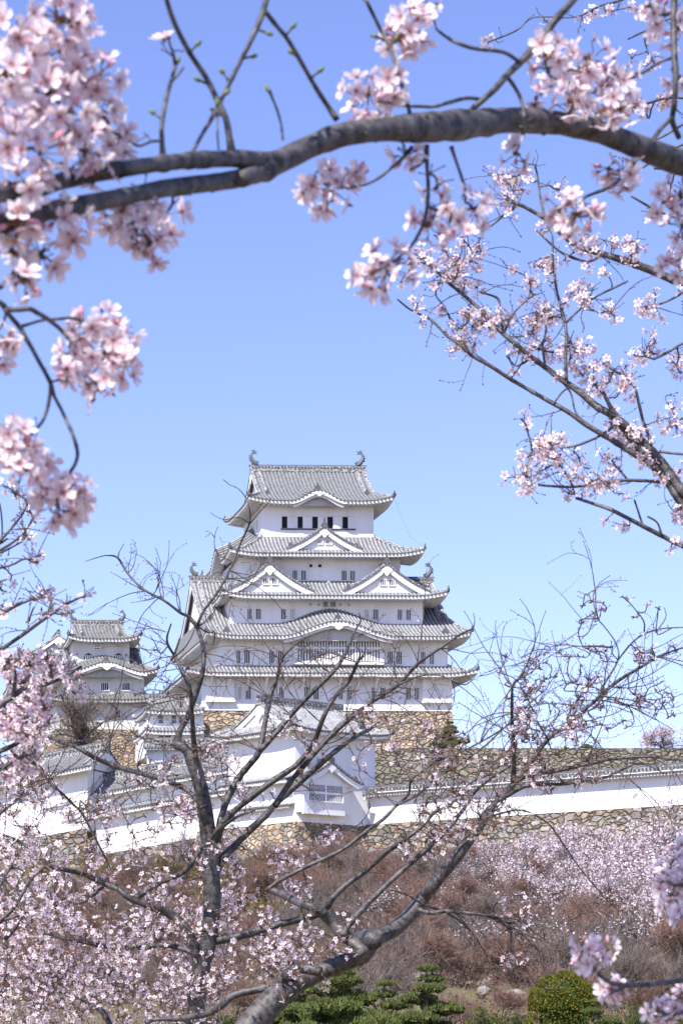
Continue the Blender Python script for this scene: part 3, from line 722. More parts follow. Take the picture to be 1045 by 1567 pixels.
# ================================================================== TURRET with the lattice bay
TK = (Xp(452,235), 235.0); c40, s40 = math.cos(R(40)), math.sin(R(40))
def frT(u, v, z): return (TK[0]+u*c40-v*s40, TK[1]+u*s40+v*c40, z)
tur = empty('corner_turret', frT(5, 5, 21.4), 'white corner turret with tiled gable roof and barred bay window, before the tall keep', 'turret')
TL, TW = 10.5, 11.0; zeT = 30.55; zrT = 33.75
mb = MB(frT); mb.box(0, TL, 0, TW, 22.6, zeT)
mb.add([(-.25,-.25,21.3),(TL+.25,-.25,21.3),(TL+.25,TW,21.3),(-.25,TW,21.3),(0,0,22.6),(TL,0,22.6),(TL,TW,22.6),(0,TW,22.6)], [(0,1,5,4),(1,2,6,5),(2,3,7,6),(3,0,4,7)])
mb.build('wall', [M['plaster']], tur)
roof(frT, tur, (0,0,5.5,5.5), (-1.25,TL+1.25,-1.25,TW+1.25), zrT, zeT, w0=.66, ends=(-.35,TL+.1), wallrect=(0,TL,0,TW), upt=.35, rs=.33, k=.35, eave_h=.3, gin=.22)
bay = MB(frT)
bay.box(-.02, 6.3, -1.0, .05, 22.3, 25.6); bay.box(.0, 5.35, -1.35, -1.0, 22.1, 25.5)
bay.build('bay', [M['plaster']], tur)
dormer(frT, tur, 3.05, -2.0, 27.4, 4.1, 25.35, 0.0, ribmat=M['rib'], sc_=.72)
for a, b in ((.55,2.7),(2.85,4.95)): slit_window(frT, tur, a, b, -1.35, 23.45, 25.05, n=8, rail=True)
# ledge roof wrapping the turret's left face
roof(frT, tur, (0,TL,.0,TW), (-1.15,TL,-.0,TW+.2), 26.15, 25.65, sides='L', wallrect=(0,TL,0,TW), upt=0, rs=.33, orn=False, name='ledge_roof', tooth=.45)
roof(frT, tur, (0,TL,.0,TW), (-.8,TL,-.0,TW+.2), 23.25, 23.0, sides='L', wallrect=(0,TL,0,TW), upt=0, rs=.33, orn=False, name='ledge_roof', fasc=.15)
tstone = stone_block(frT, 'turret_base', 'tan and dark stone base below the corner turret', -.3, TL+.3, -.3, TW+6, 21.35, 15.5, 1.5, M['stone_tan'])

# ================================================================== LONG GALLERIES descending to the left
GO = (Xp(345,246), 246.0); c20, s20 = math.cos(R(20)), math.sin(R(20)); GS = .137
def frG(u, v, z): return (GO[0]+u*c20+v*s20, GO[1]-u*s20+v*c20, z+GS*u)
def gz(py): return Zp(py, 246)
gal = empty('long_gallery', frG(-10, 2, 21), 'long white gallery with two tiled roofs stepping down left of the turret', 'gallery')
wallbox(frG, gal, -15, 3.5, 0, 4.4, 20.9, gz(1212)-.03); wallbox(frG, gal, -15, 3.5, .8, 4.4, gz(1212), gz(1177)-.03)
roof(frG, gal, (-15,3.5,.8,4.4), (-15.8,3.6,-1.0,5), gz(1204)+.12, gz(1212), sides='F', wallrect=(-15,3.5,0,4.4), upt=.1, rs=.33, orn=False, name='ledge_roof')
roof(frG, gal, (0,0,2.6,2.6), (-16.5,5,-.4,5.6), gz(1152), gz(1178), w0=.96, ends=(-16.3,4.8), sides='FB', wallrect=(-15,3.5,.8,4.4), upt=.05, rs=.33, orn=False, ribmat=M['rib_grey'])
for px in range(195, 340, 30):
    u_ = (px-345)/3600*246/c20; mb = MB(frG); mb.box(u_-.5, u_+.5, -.03, .0, gz(1236), gz(1222)); mb.build('loophole_panel', [M['soffit']], gal)
galb = empty('lower_gallery', frG(-28, 1, 19), 'long white gallery with a wide tiled roof at the far left edge', 'gallery')
wallbox(frG, galb, -48, -15.2, -1.5, 4.5, 23.8, gz(1140)-.03)
roof(frG, galb, (0,0,1.5,1.5), (-50,-14.0,-3.0,6.5), gz(1105.5), gz(1140), w0=.95, ends=(-49.8,-14.2), sides='FB', wallrect=(-48,-15.2,-1.5,4.5), upt=.05, rs=.36, orn=False, ribmat=M['rib_grey'])
mb = MB(frG); mb.box(-20.5,-17.3,-1.85,-1.5, gz(1190), gz(1184)); mb.build('window_ledge', [M['plaster']], galb)
rows = []
mb = MB(frG)
for i in range(6):
    q = i/5; rows.append([(-50,-1.62-1.3*q**1.5,24.0-6.5*q),(-15.2,-1.62-1.3*q**1.5,24.0-6.5*q),(-15.1,-1.55-1.3*q**1.5,21.1-4.5*q),(-15,-.12-1.3*q**1.5,21.1-4.5*q),(4,-.12-1.3*q**1.5,21.1-4.5*q)])
mb.grid(rows); tag(mb.build('gallery_base', [M['stone_mix']], loc=frG(-10,-1,16)), 'low stone footing below the long white galleries', 'stone wall')

def coped_wall(fr, root, u0, u1, zb_, ze, zr_, th=.8, ov=.85, rs=.36):
    wallbox(fr, root, u0, u1, 0, th, zb_, ze)
    roof(fr, root, (0,0,th/2,th/2), (u0-.3,u1+.3,-ov,th+ov), zr_, ze+.05, w0=.97, ends=(u0-.25,u1+.25), sides='FB', wallrect=(u0,u1,0,th), upt=0, rs=rs, orn=False, name='coping', fasc=.12, k=.1, ribmat=M['rib_grey'])
# small wall behind
def frB(u, v, z): return (Xp(232,268)+u, 268+v-.05*u, z)
bw = empty('rear_wall', frB(4,0,30), 'short white plastered wall with tiled coping under the connecting corridor', 'wall')
coped_wall(frB, bw, -.5, 14, 27, Zp(1146,268), Zp(1139,268))
# right wall
c38, s38 = math.cos(R(38)), math.sin(R(38)); WX = Xp(573,240)
def frW(u, v, z): return (WX+u*c38+v*s38, 240-u*s38+v*c38, z)
rw = empty('plaster_wall', frW(18,0,21.4), 'long white plastered wall with tiled coping running right from the turret', 'wall')
zrw = Zp(1206,240)
coped_wall(frW, rw, -.6, 47, Zp(1262,240), Zp(1217,240), zrw-.55)
for px, kind in ((802,'r'),(843,'s'),(882,'s'),(935,'t'),(971,'o'),(1006,'o')):
    k_ = (px-CX)/F; u_ = (k_*240-WX)/(c38+k_*s38); mb = MB(frW); z_ = Zp(1209,240)-.55*math.sin(u_*.0)
    z_ = EYE+(HY-(1240-(px-800)*.13))*(240-u_*s38)/F
    if kind in 'rs': mb.box(u_-.14, u_+.14, -.02, .02, z_-.3, z_+.3)
    elif kind == 't': mb.prism([(u_-.35,-.02,z_+.28),(u_+.35,-.02,z_+.28),(u_,-.02,z_-.35)], (0,.03,0))
    else: mb.prism([(u_+.26*math.cos(a*math.pi/5),-.02,z_+.26*math.sin(a*math.pi/5)) for a in range(10)], (0,.03,0))
    mb.build('loophole', [M['aged']], rw)
mb = MB(frW); rows = []
for i in range(9):
    q = i/8; rows.append([(-8,-.12-1.5*q**1.4,Zp(1261.5,240)-4.4*q),(48,-.12-1.5*q**1.4,Zp(1261.5,240)-4.4*q)])
mb.grid(rows); mb.add([(-8,-.12,Zp(1261.5,240)),(48,-.12,Zp(1261.5,240)),(48,3,Zp(1261.5,240)),(-8,3,Zp(1261.5,240))],[(0,1,2,3)])
tag(mb.build('wall_footing', [M['stone_mix']], loc=frW(18,0,17.5)), 'rough stone footing below the long white wall on the right', 'stone wall')

# ================================================================== TERRAIN
def hz(x, y):
    xs = [-400,60,80,100,130,222,240,262,285,2000]; zs = [0,0,.2,1.3,4.4,16.0,17.0,17.6,18,18]
    z = float(np.interp(y, xs, zs))
    if 90 < y < 235: z += (0.45*math.sin(x*.31+y*.17)+.35*math.sin(x*.13-y*.23+2)+.25*math.sin(x*.7+y*.5))*min(1,(y-90)/20)*min(1,(235-y)/12)
    return z
mb = MB(); ys = list(np.arange(-60,60,20))+list(np.arange(60,250,2.5))+[260,280,300,340,400,600,1200,3000]
xs = [-3000,-1200,-500,-250,-150]+list(np.arange(-100,101,3.0))+[150,250,500,1200,3000]
mb.grid([[(x,y,hz(x,y)) for x in xs] for y in ys]); g = mb.build('ground', [M['soil']], smooth=True); tag(g, kind='structure')
mb = MB(frI); rows = []
for i in range(5):
    q = i/4; rows.append([(-95,303-1.2*q,ztr-.6-13*q),(Xp(300,300),303-1.2*q,ztr-.6-13*q)])
mb.grid(rows); tag(mb.build('terrace_wall', [M['stone_mix']], loc=(-50,302,21)), 'stone retaining wall behind the left gallery roofs', 'stone wall')

# ================================================================== PLANTS: helpers
def smooth_path(pts, sub=4):
    """Catmull-Rom through an (n,k) array"""
    p = np.array(pts, float); n = len(p)
    if n < 3: return np.array([p[0]+(p[-1]-p[0])*t for t in np.linspace(0,1,sub+1)])
    e = np.vstack([2*p[0]-p[1], p, 2*p[-1]-p[-2]]); out = []
    for i in range(1, n):
        a, b, c, d = e[i-1], e[i], e[i+1], e[i+2]
        for t in np.linspace(0, 1, sub, endpoint=False):
            out.append(0.5*((2*b)+(-a+c)*t+(2*a-5*b+4*c-d)*t*t+(-a+3*b-3*c+d)*t**3))
    out.append(p[-1]); return np.array(out)

def rot_to(n):
    """3x3 matrix whose third column is n"""
    n = n/(np.linalg.norm(n)+1e-9); a = np.array((0,0,1.0)) if abs(n[2]) < .9 else np.array((1.0,0,0))
    x = np.cross(a, n); x /= np.linalg.norm(x); y = np.cross(n, x); return np.stack([x, y, n], 1)

def petal_template(fine):
    if fine:
        rows = [(0.04,[-.03,0,.03]),(0.30,[-.19,0,.19]),(0.62,[-.33,0,.33]),(0.86,[-.28,0,.28]),(1.0,[-.15,0,.15])]
        vs = []; ts = []
        for r, xs in rows:
            for x in xs:
                rr = r-(0.10 if (r == 1.0 and x == 0) else 0)
                vs.append((x, rr, 0.30*rr**2+0.35*abs(x)**1.3)); ts.append(rr)
        fs = [(i*3+j, i*3+j+1, (i+1)*3+j+1, (i+1)*3+j) for i in range(4) for j in range(2)]
    else:
        vs = [(0,.04,0),(-.30,.52,.10),(.30,.52,.10),(-.20,.95,.22),(.20,.95,.22),(0,.86,.2)]; ts = [0,.5,.5,1,1,.9]
        fs = [(0,2,1),(1,2,5),(1,5,3),(2,4,5)]
    return np.array(vs), fs, ts
PT = {True: petal_template(True), False: petal_template(False)}

def flower(mb, c, nrm, r, fine=False, open_=1.0):
    """five notched petals round a dark pink eye, with a calyx behind and stamens in front; slots 0 petal, 1 calyx, 2 stamen"""
    vs, fs, ts = PT[fine]; Rm = rot_to(np.asarray(nrm, float)); a0 = random.random()*6.28
    for k in range(5):
        a = a0+k*1.2566+random.uniform(-.08,.08); ca, sa = math.cos(a), math.sin(a)
        cup = open_*random.uniform(.7,1.3); sc_ = r*random.uniform(.9,1.08)
        L = vs*np.array((sc_, sc_, sc_*(1+1.2*(cup-1)))); L[:,2] += 0.02*r*(k % 2)
        X = np.stack([L[:,0]*ca-L[:,1]*sa, L[:,0]*sa+L[:,1]*ca, L[:,2]], 1)
        mb.add((X@Rm.T+c).tolist(), fs, 0, t=ts)
    if fine:
        b = len(mb.v)
        ring = [(0.13*r*math.cos(q*1.047), 0.13*r*math.sin(q*1.047), .05*r) for q in range(6)]
        back = [(0.10*r*math.cos(q*1.047), 0.10*r*math.sin(q*1.047), -.10*r) for q in range(6)]
        tip = [(0,0,-.42*r)]
        V = np.array(ring+back+tip)@Rm.T+c
        mb.add(V.tolist(), [(0,1,2,3,4,5)]+[(i,6+i,6+(i+1)%6,(i+1)%6) for i in range(6)]+[(12,6+(i+1)%6,6+i) for i in range(6)], 1)
        for q in range(9):
            a = q*.698+random.random()*.3; l = random.uniform(.3,.5)*r; w_ = .012*r
            p = np.array([(-w_,0,0),(w_,0,0),(l*math.cos(a)+w_, l*math.sin(a), .30*r),(l*math.cos(a)-w_, l*math.sin(a), .30*r)])
            mb.add((p@Rm.T+c).tolist(), [(0,1,2,3)], 2)
            d = .035*r; o_ = np.array((l*math.cos(a), l*math.sin(a), .32*r))
            mb.add(((np.array([(-d,-d,0),(d,-d,0),(d,d,0),(-d,d,0)])+o_)@Rm.T+c).tolist(), [(0,1,2,3)], 3)
    else:
        V = np.array([(-.11,-.08,.04),(.11,-.08,.04),(0,.13,.04),(0,0,-.45)])*r@Rm.T+c
        mb.add(V.tolist(), [(0,1,2),(0,3,1),(1,3,2),(2,3,0)], 1)

def budm(mb, a, d, L, r, m):
    d = d/(np.linalg.norm(d)+1e-9); mb.tube([a, a+d*L*.35, a+d*L*.75, a+d*L], [r*.5, r, r*.75, r*.12], 5, m)

def cluster(mb, c, Rc, n, fr_, fine, away=None, hang=0.35, buds=2):
    """a spray of flowers round a twig end, each on its own stalk"""
    c = np.asarray(c, float)
    k0 = random.random()*6
    for i in range(n):
        # even spread of directions on a sphere
        ph = math.acos(1-2*(i+.5)/n); th = k0+i*2.39996
        d = np.array((math.sin(ph)*math.cos(th), math.sin(ph)*math.sin(th), math.cos(ph)))+rng.normal(0,.18,3)
        d[2] -= hang*.5
        if away is not None: d += away*.5
        d /= np.linalg.norm(d)
        q = c+d*Rc*random.uniform(.72,1.0)
        nn = d*.8+rng.normal(0,.38,3)
        if nn[1] > .45: nn[1] *= -.3
        flower(mb, q, nn, fr_*random.uniform(.85,1.1), fine, random.uniform(.7,1.3))
        mb.tube([c, (c+q)/2+rng.normal(0,.08,3)*Rc, q-nn/np.linalg.norm(nn)*fr_*.3], [fr_*.05]*3, 3, 4, False)
    for i in range(buds):
        d = rng.normal(0,1,3); d /= np.linalg.norm(d); q = c+d*Rc*.6
        mb.tube([c, q], [fr_*.05]*2, 3, 4, False); budm(mb, q, d, fr_*.75, fr_*.2, 5)
    for i in range(3):
        d = rng.normal(0,1,3); budm(mb, c, d, Rc*.28, fr_*.16, 1)
FLM = lambda k: [M[k], M['calyx'], M['stam'], M['anther'], M['stalk'], M['bud']]
M['stam'] = mat('stamen', (0.72,0.40,0.46), 0.7); M['anther'] = mat('anther', (0.65,0.45,0.10), 0.7)
M['stalk'] = mat('flower_stalk', (0.20,0.16,0.06), 0.6, (60, (0.22,0.09,0.05), 0.4, 0.6))

class Net:
    """a growing skeleton: limbs first, later twigs join the nearest node"""
    def __init__(s): s.n = np.zeros((0,3)); s.r = np.zeros(0)
    def add(s, p, r): s.n = np.vstack([s.n, p]); s.r = np.append(s.r, r)
    def near(s, p, k=0):
        d = np.linalg.norm((s.n-p)*np.array((1,.45,1)), axis=1); i = int(np.argmin(d)); return i, d[i]

def limb(mb, net, pts, D0, D1=None, n=8, m=0, wob=0.0, rough=0.06, sub=4):
    D1 = D0 if D1 is None else D1; k = len(pts); ph = random.random()*6
    raw = []
    for i, (x, y, w_) in enumerate(pts):
        D = D0+(D1-D0)*i/max(1,k-1)+wob*math.sin(ph+i*1.1)*(i/max(1,k-1))
        raw.append((*P(x, y, D), w_*D/F/2))
    q = smooth_path(raw, sub); q[:,3] = np.maximum(q[:,3], raw[-1][3]*.6)
    rad = q[:,3]*(1+rng.normal(0,rough,len(q)))
    mb.tube(q[:,:3].tolist(), rad.tolist(), n, m)
    if net is not None: net.add(q[:,:3], q[:,3])
    return q

def twig_to(mb, net, target, rmin, rmax=None, curl=.12, n=4, m=0, sub=3):
    i, d = net.near(target); a = net.n[i]; L = np.linalg.norm(target-a)
    if L < 1e-4: return
    perp = rng.normal(0,1,3)*np.array((1,.6,1)); perp -= perp.dot(target-a)*(target-a)/L**2
    perp /= np.linalg.norm(perp)+1e-9; up = np.array((0,0,1.0))
    k = 3; ctrl = [a]
    for j in range(1, k+1):
        t = j/(k+1); ctrl.append(a+(target-a)*t+perp*L*curl*math.sin(math.pi*t)+rng.normal(0,.035,3)*L-up*L*.05*math.sin(math.pi*t))
    ctrl.append(target)
    q = smooth_path(ctrl, sub); r0 = min(net.r[i]*.7, rmax or rmin*(1+L*2.2)) ; r0 = max(r0, rmin)
    rad = np.linspace(r0, rmin, len(q))*(1+rng.normal(0,.12,len(q)))
    mb.tube(q.tolist(), rad.tolist(), n, m); net.add(q[1:], rad[1:])
    return q

def spur(mb, q, r, L, m=0, tipm=None, tip=None, prob=.5):
    """short side spurs with buds along a path"""
    for i in range(1, len(q)-1):
        if random.random() > prob: continue
        d = rng.normal(0,1,3)*np.array((1,.5,1)); d /= np.linalg.norm(d); d[2] = abs(d[2])*.7+.1
        e = q[i][:3]+d*L*random.uniform(.5,1.3)
        mb.tube([q[i][:3], (q[i][:3]+e)/2+rng.normal(0,.1,3)*L, e], [r, r*.8, r*.7], 3, m, False)
        if tip: budm(mb, e, d, tip*2.2, tip, tipm)

def curly(mb, net, a, d, L, r, m=0, bend=None, tip=None, tipm=0, kids=2, lvl=0):
    """freely curving bare twig"""
    a = np.array(a, float); d = np.array(d, float); d /= np.linalg.norm(d); n = 9
    ax = rng.normal(0,1,3); ax[1] *= 2.5; ax /= np.linalg.norm(ax); cur = (bend if bend is not None else random.uniform(-1.6,1.6))/n
    pts = [a]
    for i in range(n):
        Rv = Matrix.Rotation(cur*random.uniform(.4,1.6), 3, Vector(ax)); d = np.array(Rv @ Vector(d))+rng.normal(0,.09,3)*np.array((1,.5,1)); d /= np.linalg.norm(d)
        pts.append(pts[-1]+d*L/n)
    mb.tube(pts, np.linspace(r, r*.45, n+1).tolist(), 4 if lvl == 0 else 3, m, False)
    if net is not None: net.add(np.array(pts[1:]), np.linspace(r, r*.45, n))
    if tip: budm(mb, pts[-1], d, tip*2.6, tip, tipm)
    if tip:
        for i in range(2, n, 2):
            if random.random() < .6: budm(mb, pts[i], rng.normal(0,1,3)+d*.7, tip*1.8, tip*.8, tipm)
    if lvl < 2:
        for _ in range(kids):
            i = random.randint(2, n-2); dd = d+rng.normal(0,.8,3)*np.array((1,.6,1))
            curly(mb, net, pts[i], dd, L*random.uniform(.3,.6), r*.6, m, None, tip, tipm, kids-1, lvl+1)

def quads(mb, c, size, m=0, flat=0.0, elong=1.0, jit=0.3):
    """one small randomly turned leaf-sized face per centre"""
    N = len(c); a = rng.normal(0,1,(N,3)); a /= np.linalg.norm(a,axis=1,keepdims=True)
    b = rng.normal(0,1,(N,3)); b -= (b*a).sum(1,keepdims=True)*a; b /= np.linalg.norm(b,axis=1,keepdims=True)
    if flat: a[:,2] *= (1-flat); b[:,2] *= (1-flat)
    s = size*(1+rng.uniform(-jit,jit,(N,1))); a = a*s*elong*.5; b = b*s*.5
    V = np.stack([c-a-b*.6, c+a*.3-b, c+a+b*.6, c-a*.3+b], 1).reshape(-1,3)
    b0 = len(mb.v); mb.v.extend(map(tuple, V.tolist())); mb.f.extend([(b0+4*i,b0+4*i+1,b0+4*i+2,b0+4*i+3) for i in range(N)]); mb.m.extend([m]*N); mb.t.extend([1.0]*4*N)

def slivers(mb, a, d, w_, m=0):
    """thin twigs as narrow three-sided spikes from a along d"""
    N = len(a); p = np.cross(d, rng.normal(0,1,(N,3))); p /= np.linalg.norm(p,axis=1,keepdims=True)+1e-9; o = np.cross(d/np.linalg.norm(d,axis=1,keepdims=True), p)
    mid = a+d*.5+rng.normal(0,.07,(N,3))*np.linalg.norm(d,axis=1,keepdims=True)
    V = np.stack([a+p*w_, a-p*w_*.5+o*w_*.87, a-p*w_*.5-o*w_*.87, mid+p*w_*.8, mid-p*w_*.4+o*w_*.7, mid-p*w_*.4-o*w_*.7, a+d], 1).reshape(-1,3)
    b0 = len(mb.v); mb.v.extend(map(tuple, V.tolist()))
    for i in range(N):
        k = b0+7*i
        mb.f.extend([(k,k+1,k+4,k+3),(k+1,k+2,k+5,k+4),(k+2,k,k+3,k+5),(k+3,k+4,k+6),(k+4,k+5,k+6),(k+5,k+3,k+6)])
    mb.m.extend([m]*6*N); mb.t.extend([1.0]*7*N)

def skeleton(mb, h, spread, levels=4, r0=.12, n0=3, up=.5, m=0, start=.0, kids=(3,4), rootn=1):
    """branching tree skeleton grown from the origin; returns tips and directions"""
    tips = []
    def grow(a, d, L, r, lv):
        k = 4; pts = [a]; dd = d.copy()
        for i in range(k):
            dd = dd+rng.normal(0,.16,3)+np.array((0,0,up*.06)); dd /= np.linalg.norm(dd); pts.append(pts[-1]+dd*L/k)
        mb.tube(pts, np.linspace(r, r*.62, k+1).tolist(), 6 if lv < 1 else (4 if lv < 3 else 3), m, False)
        if lv >= 2: tips.extend([(p, dd.copy()) for p in pts[2:]])
        if lv < levels:
            for _ in range(random.randint(*kids)):
                i = random.randint(2, k); nd = dd*.75+rng.normal(0,.62,3)*np.array((spread,spread,.55))+np.array((0,0,up*.3)); nd /= np.linalg.norm(nd)
                grow(pts[i], nd, L*random.uniform(.58,.85), r*.55, lv+1)
    for _ in range(rootn):
        d0 = np.array((rng.normal(0,.22*rootn**.5), rng.normal(0,.22*rootn**.5), 1.0)); grow(np.zeros(3), d0/np.linalg.norm(d0), h*.36, r0, 0)
    return np.array([t[0] for t in tips]), np.array([t[1] for t in tips])

# ================================================================== HILLSIDE PLANTS
M['brush'] = leaf_mat('bare_brush', [(0.22,0.12,0.09),(0.30,0.185,0.145),(0.13,0.085,0.068),(0.33,0.24,0.20)], .1)
M['brush_grey'] = leaf_mat('grey_brush', [(0.17,0.14,0.12),(0.24,0.20,0.18),(0.12,0.095,0.08),(0.30,0.25,0.22)], .1)
M['ochre'] = leaf_mat('ochre_leaves', [(0.17,0.13,0.03),(0.25,0.18,0.045),(0.11,0.095,0.03),(0.23,0.14,0.05)], .3)
M['green'] = leaf_mat('hedge_leaves', [(0.07,0.10,0.02),(0.12,0.15,0.03),(0.05,0.075,0.018),(0.16,0.17,0.04)], .3)
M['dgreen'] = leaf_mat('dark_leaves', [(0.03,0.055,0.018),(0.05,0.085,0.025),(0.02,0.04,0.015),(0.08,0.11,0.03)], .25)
M['topiary'] = leaf_mat('clipped_leaves', [(0.09,0.105,0.02),(0.17,0.17,0.03),(0.12,0.13,0.025),(0.22,0.19,0.045)], .3)
M['needle'] = leaf_mat('pine_needles', [(0.09,0.12,0.035),(0.16,0.19,0.06),(0.07,0.09,0.03),(0.22,0.22,0.09)], .2)
def gpt(px, py, D): return (Xp(px, D), D, hz(Xp(px, D), D))

def proto_bare(name, h, mcol, ntw, seed, rootn=3, r0=.09, tw=.011):
    rng2 = np.random.default_rng(seed); random.seed(seed)
    root = empty(name, (0,0,0), 'x', 'tree'); a = MB(); tp, td = skeleton(a, h, 1.15, 4, r0, up=.55, rootn=rootn)
    a.build('trunk', [M['bark_far']], root)
    b = MB(); idx = rng.integers(0, len(tp), ntw); d = td[idx]*.6+rng.normal(0,.55,(ntw,3))+np.array((0,0,.25)); d *= (h*.13*rng.uniform(.5,1.2,(ntw,1)))
    slivers(b, tp[idx], d, tw); b.build('twigs', [mcol], root); return root
def proto_bloom(name, h, nfl, seed, size=.16):
    random.seed(seed); root = empty(name, (0,0,0), 'x', 'tree'); a = MB(); tp, td = skeleton(a, h, 1.5, 4, .16, up=.35, rootn=2)
    a.build('trunk', [M['bark_far']], root)
    b = MB(); idx = rng.integers(0, len(tp), 900); slivers(b, tp[idx], (td[idx]*.5+rng.normal(0,.5,(900,3)))*h*.11, .011); b.build('twigs', [M['brush_grey']], root)
    c = MB(); idx = rng.integers(0, len(tp), nfl); quads(c, tp[idx]+rng.normal(0,.05*h,(nfl,3))*np.array((1,1,.6)), size, jit=.5); c.build('blossoms', [M['petal_far']], root)
    return root
used = set()
def place(proto, px, D, s, label, group=None, cat=None, sink=.1, zs=1.0, z=None, name=None):
    o = proto if id(proto) not in used else copy_tree(proto)
    used.add(id(proto)); x = Xp(px, D)
    o.location = (x, D, (hz(x, D) if z is None else z)-sink); o.scale = (s, s, s*zs); o.rotation_euler = (0,0,random.uniform(0,6.28))
    o['label'] = label
    if group: o['group'] = group
    if cat: o['category'] = cat
    return o
bareA = [proto_bare('bare_shrub', 4.2, M['brush'], 2600, 11+i, rootn=4, r0=.05) for i in range(3)]
bareB = [proto_bare('bare_tree', 6.0, M['brush_grey'], 2200, 31+i, rootn=2, r0=.13) for i in range(2)]
random.seed(5)
k = 0
rowsD = [(214,17,500),(205,20,250),(196,20,200),(186,20,100),(176,20,60),(166,20,0),(156,19,0),(147,18,0),(138,18,0),(129,17,0),(120,15,0),(112,14,0),(103,13,-20)]
for D, n_, x0 in rowsD:
    for j in range(n_):
        px = x0+(1065-x0)*(j+.5)/n_+random.uniform(-18,18)
        if D > 176 and px > 700 and random.random() < .55: continue
        s = random.uniform(.62,1.05)*(1 if D > 150 else .9)
        if (k*7) % 9 < 3 and D < 210: place(bareB[k % 2], px, D+random.uniform(-3,3), s*.85, 'bare greyish tree with twiggy branches on the hillside below the wall', 'bare grey trees on the hillside', 'tree')
        else: place(bareA[k % 3], px, D+random.uniform(-3,3), s, 'leafless reddish-brown shrub on the hillside below the long wall', 'bare reddish shrubs on the hillside', 'shrub', zs=random.uniform(.8,1.05))
        k += 1
budding = [proto_bloom('budding_cherry', 5.4, 700, 61+i, .11) for i in range(2)]
for i in range(34):
    px = random.uniform(590,1050); D = random.uniform(118,200)
    place(budding[i % 2], px, D, random.uniform(.6,.95), 'grey cherry tree with only a scatter of pale blossoms, on the hillside below the wall', 'sparsely flowering trees on the hillside', 'tree')
# flowering cherries on the slope, right
blo = [proto_bloom('cherry_tree', 6.2, 3000, 51+i, .15) for i in range(3)]
for i, (px, D, s) in enumerate([(740,205,.72),(800,198,.95),(850,190,.95),(905,202,1.05),(960,192,1.1),(1010,203,1.15),(1050,190,1.15),(880,178,.85),(985,174,.95),(1040,168,1.0),(700,196,.6),(930,166,.8),(1000,158,.85),(1055,152,.9),(760,190,.55),(800,182,.6),(845,172,.6),(720,210,.6),(770,212,.6),(885,190,.9),(935,184,.8),(900,170,.9),(960,160,.85),(1025,146,.9),(860,160,.75),(815,168,.7),(780,172,.65),(735,186,.6),(1050,178,1.1),(915,155,.7)]):
    place(blo[i % 3], px, D, s, 'pale pink cherry tree in bloom on the slope under the long wall, right', 'pink cherry trees on the right slope', 'tree')
o = place(blo[1], 1018, 292, .95, 'pale pink cherry tree rising behind the right end of the long wall', None, 'tree', z=ztr)
o = place(blo[2], 1060, 295, .95, 'pale pink cherry tree cut by the right edge, behind the long wall', None, 'tree', z=ztr)
# ochre and green shrubs behind the front tree, left
def proto_leafy(name, h, w_, nl, size, mm, seed, flat=0):
    random.seed(seed); root = empty(name, (0,0,0), 'x', 'shrub'); a = MB(); tp, td = skeleton(a, h*.95, 1.2, 4, .06, up=.4, rootn=4); a.build('stems', [M['bark_far']], root)
    c = MB(); idx = rng.integers(0, len(tp), nl); quads(c, tp[idx]+rng.normal(0,.06*h,(nl,3)), size, jit=.4); c.build('leaves', [mm], root); return root
och = [proto_leafy('leafy_shrub', 4.0, 4, 4200, .13, M['ochre'], 71+i) for i in range(2)]
for i, (px, D, s) in enumerate([(150,205,.8),(215,200,.9),(300,205,.85),(385,200,.85),(455,205,.7),(180,180,.9),(265,178,1),(345,182,1),(420,176,1),(480,184,.7),(330,158,1),(410,152,1),(470,150,.8),(70,196,.8),(100,170,.9),(230,150,.9),(500,196,.5)]):
    place(och[i % 2], px, D, s, 'olive and ochre leafy shrub on the slope behind the leaning cherry trunks', 'ochre shrubs on the left slope', 'shrub')
dk = proto_leafy('evergreen_shrub', 3.2, 3, 5200, .085, M['dgreen'], 81)
for i, (px, D, s) in enumerate([(340,84,.62),(375,88,.5),(300,92,.5)]):
    place(dk, px, D, s, ['dark glossy evergreen shrub at the bottom, between the two cherry trunks','small dark evergreen shrub just left of the thick leaning trunk','dark evergreen shrub at the bottom, half hidden behind the upright trunk'][i], None, 'shrub', sink=.2)
ylw = proto_leafy('leafy_shrub', 2.6, 3, 5200, .07, M['green'], 83)
for i, (px, D, s) in enumerate([(752,84,.85),(800,90,.62),(945,88,.62),(1035,84,.95),(985,92,.7)]):
    place(ylw, px, D, s, ['yellow-green leafy shrub left of the round clipped bush','small green shrub tucked behind the left side of the round clipped bush','low green shrub just right of the round clipped bush','green shrub in the bottom right corner behind pink blossoms','green shrub second from the bottom right corner'][i], None, 'shrub', sink=.25)
grn = proto_leafy('leafy_shrub', 2.2, 3, 3000, .11, M['green'], 85)
for i, (px, D) in enumerate([(720,150),(905,140),(930,146),(560,190),(640,170),(780,128),(985,150),(610,140)]):
    place(grn, px, D, random.uniform(.45,.8), 'low green leafy shrub among the bare reddish shrubs on the hillside', 'green shrubs among the bare ones', 'shrub')
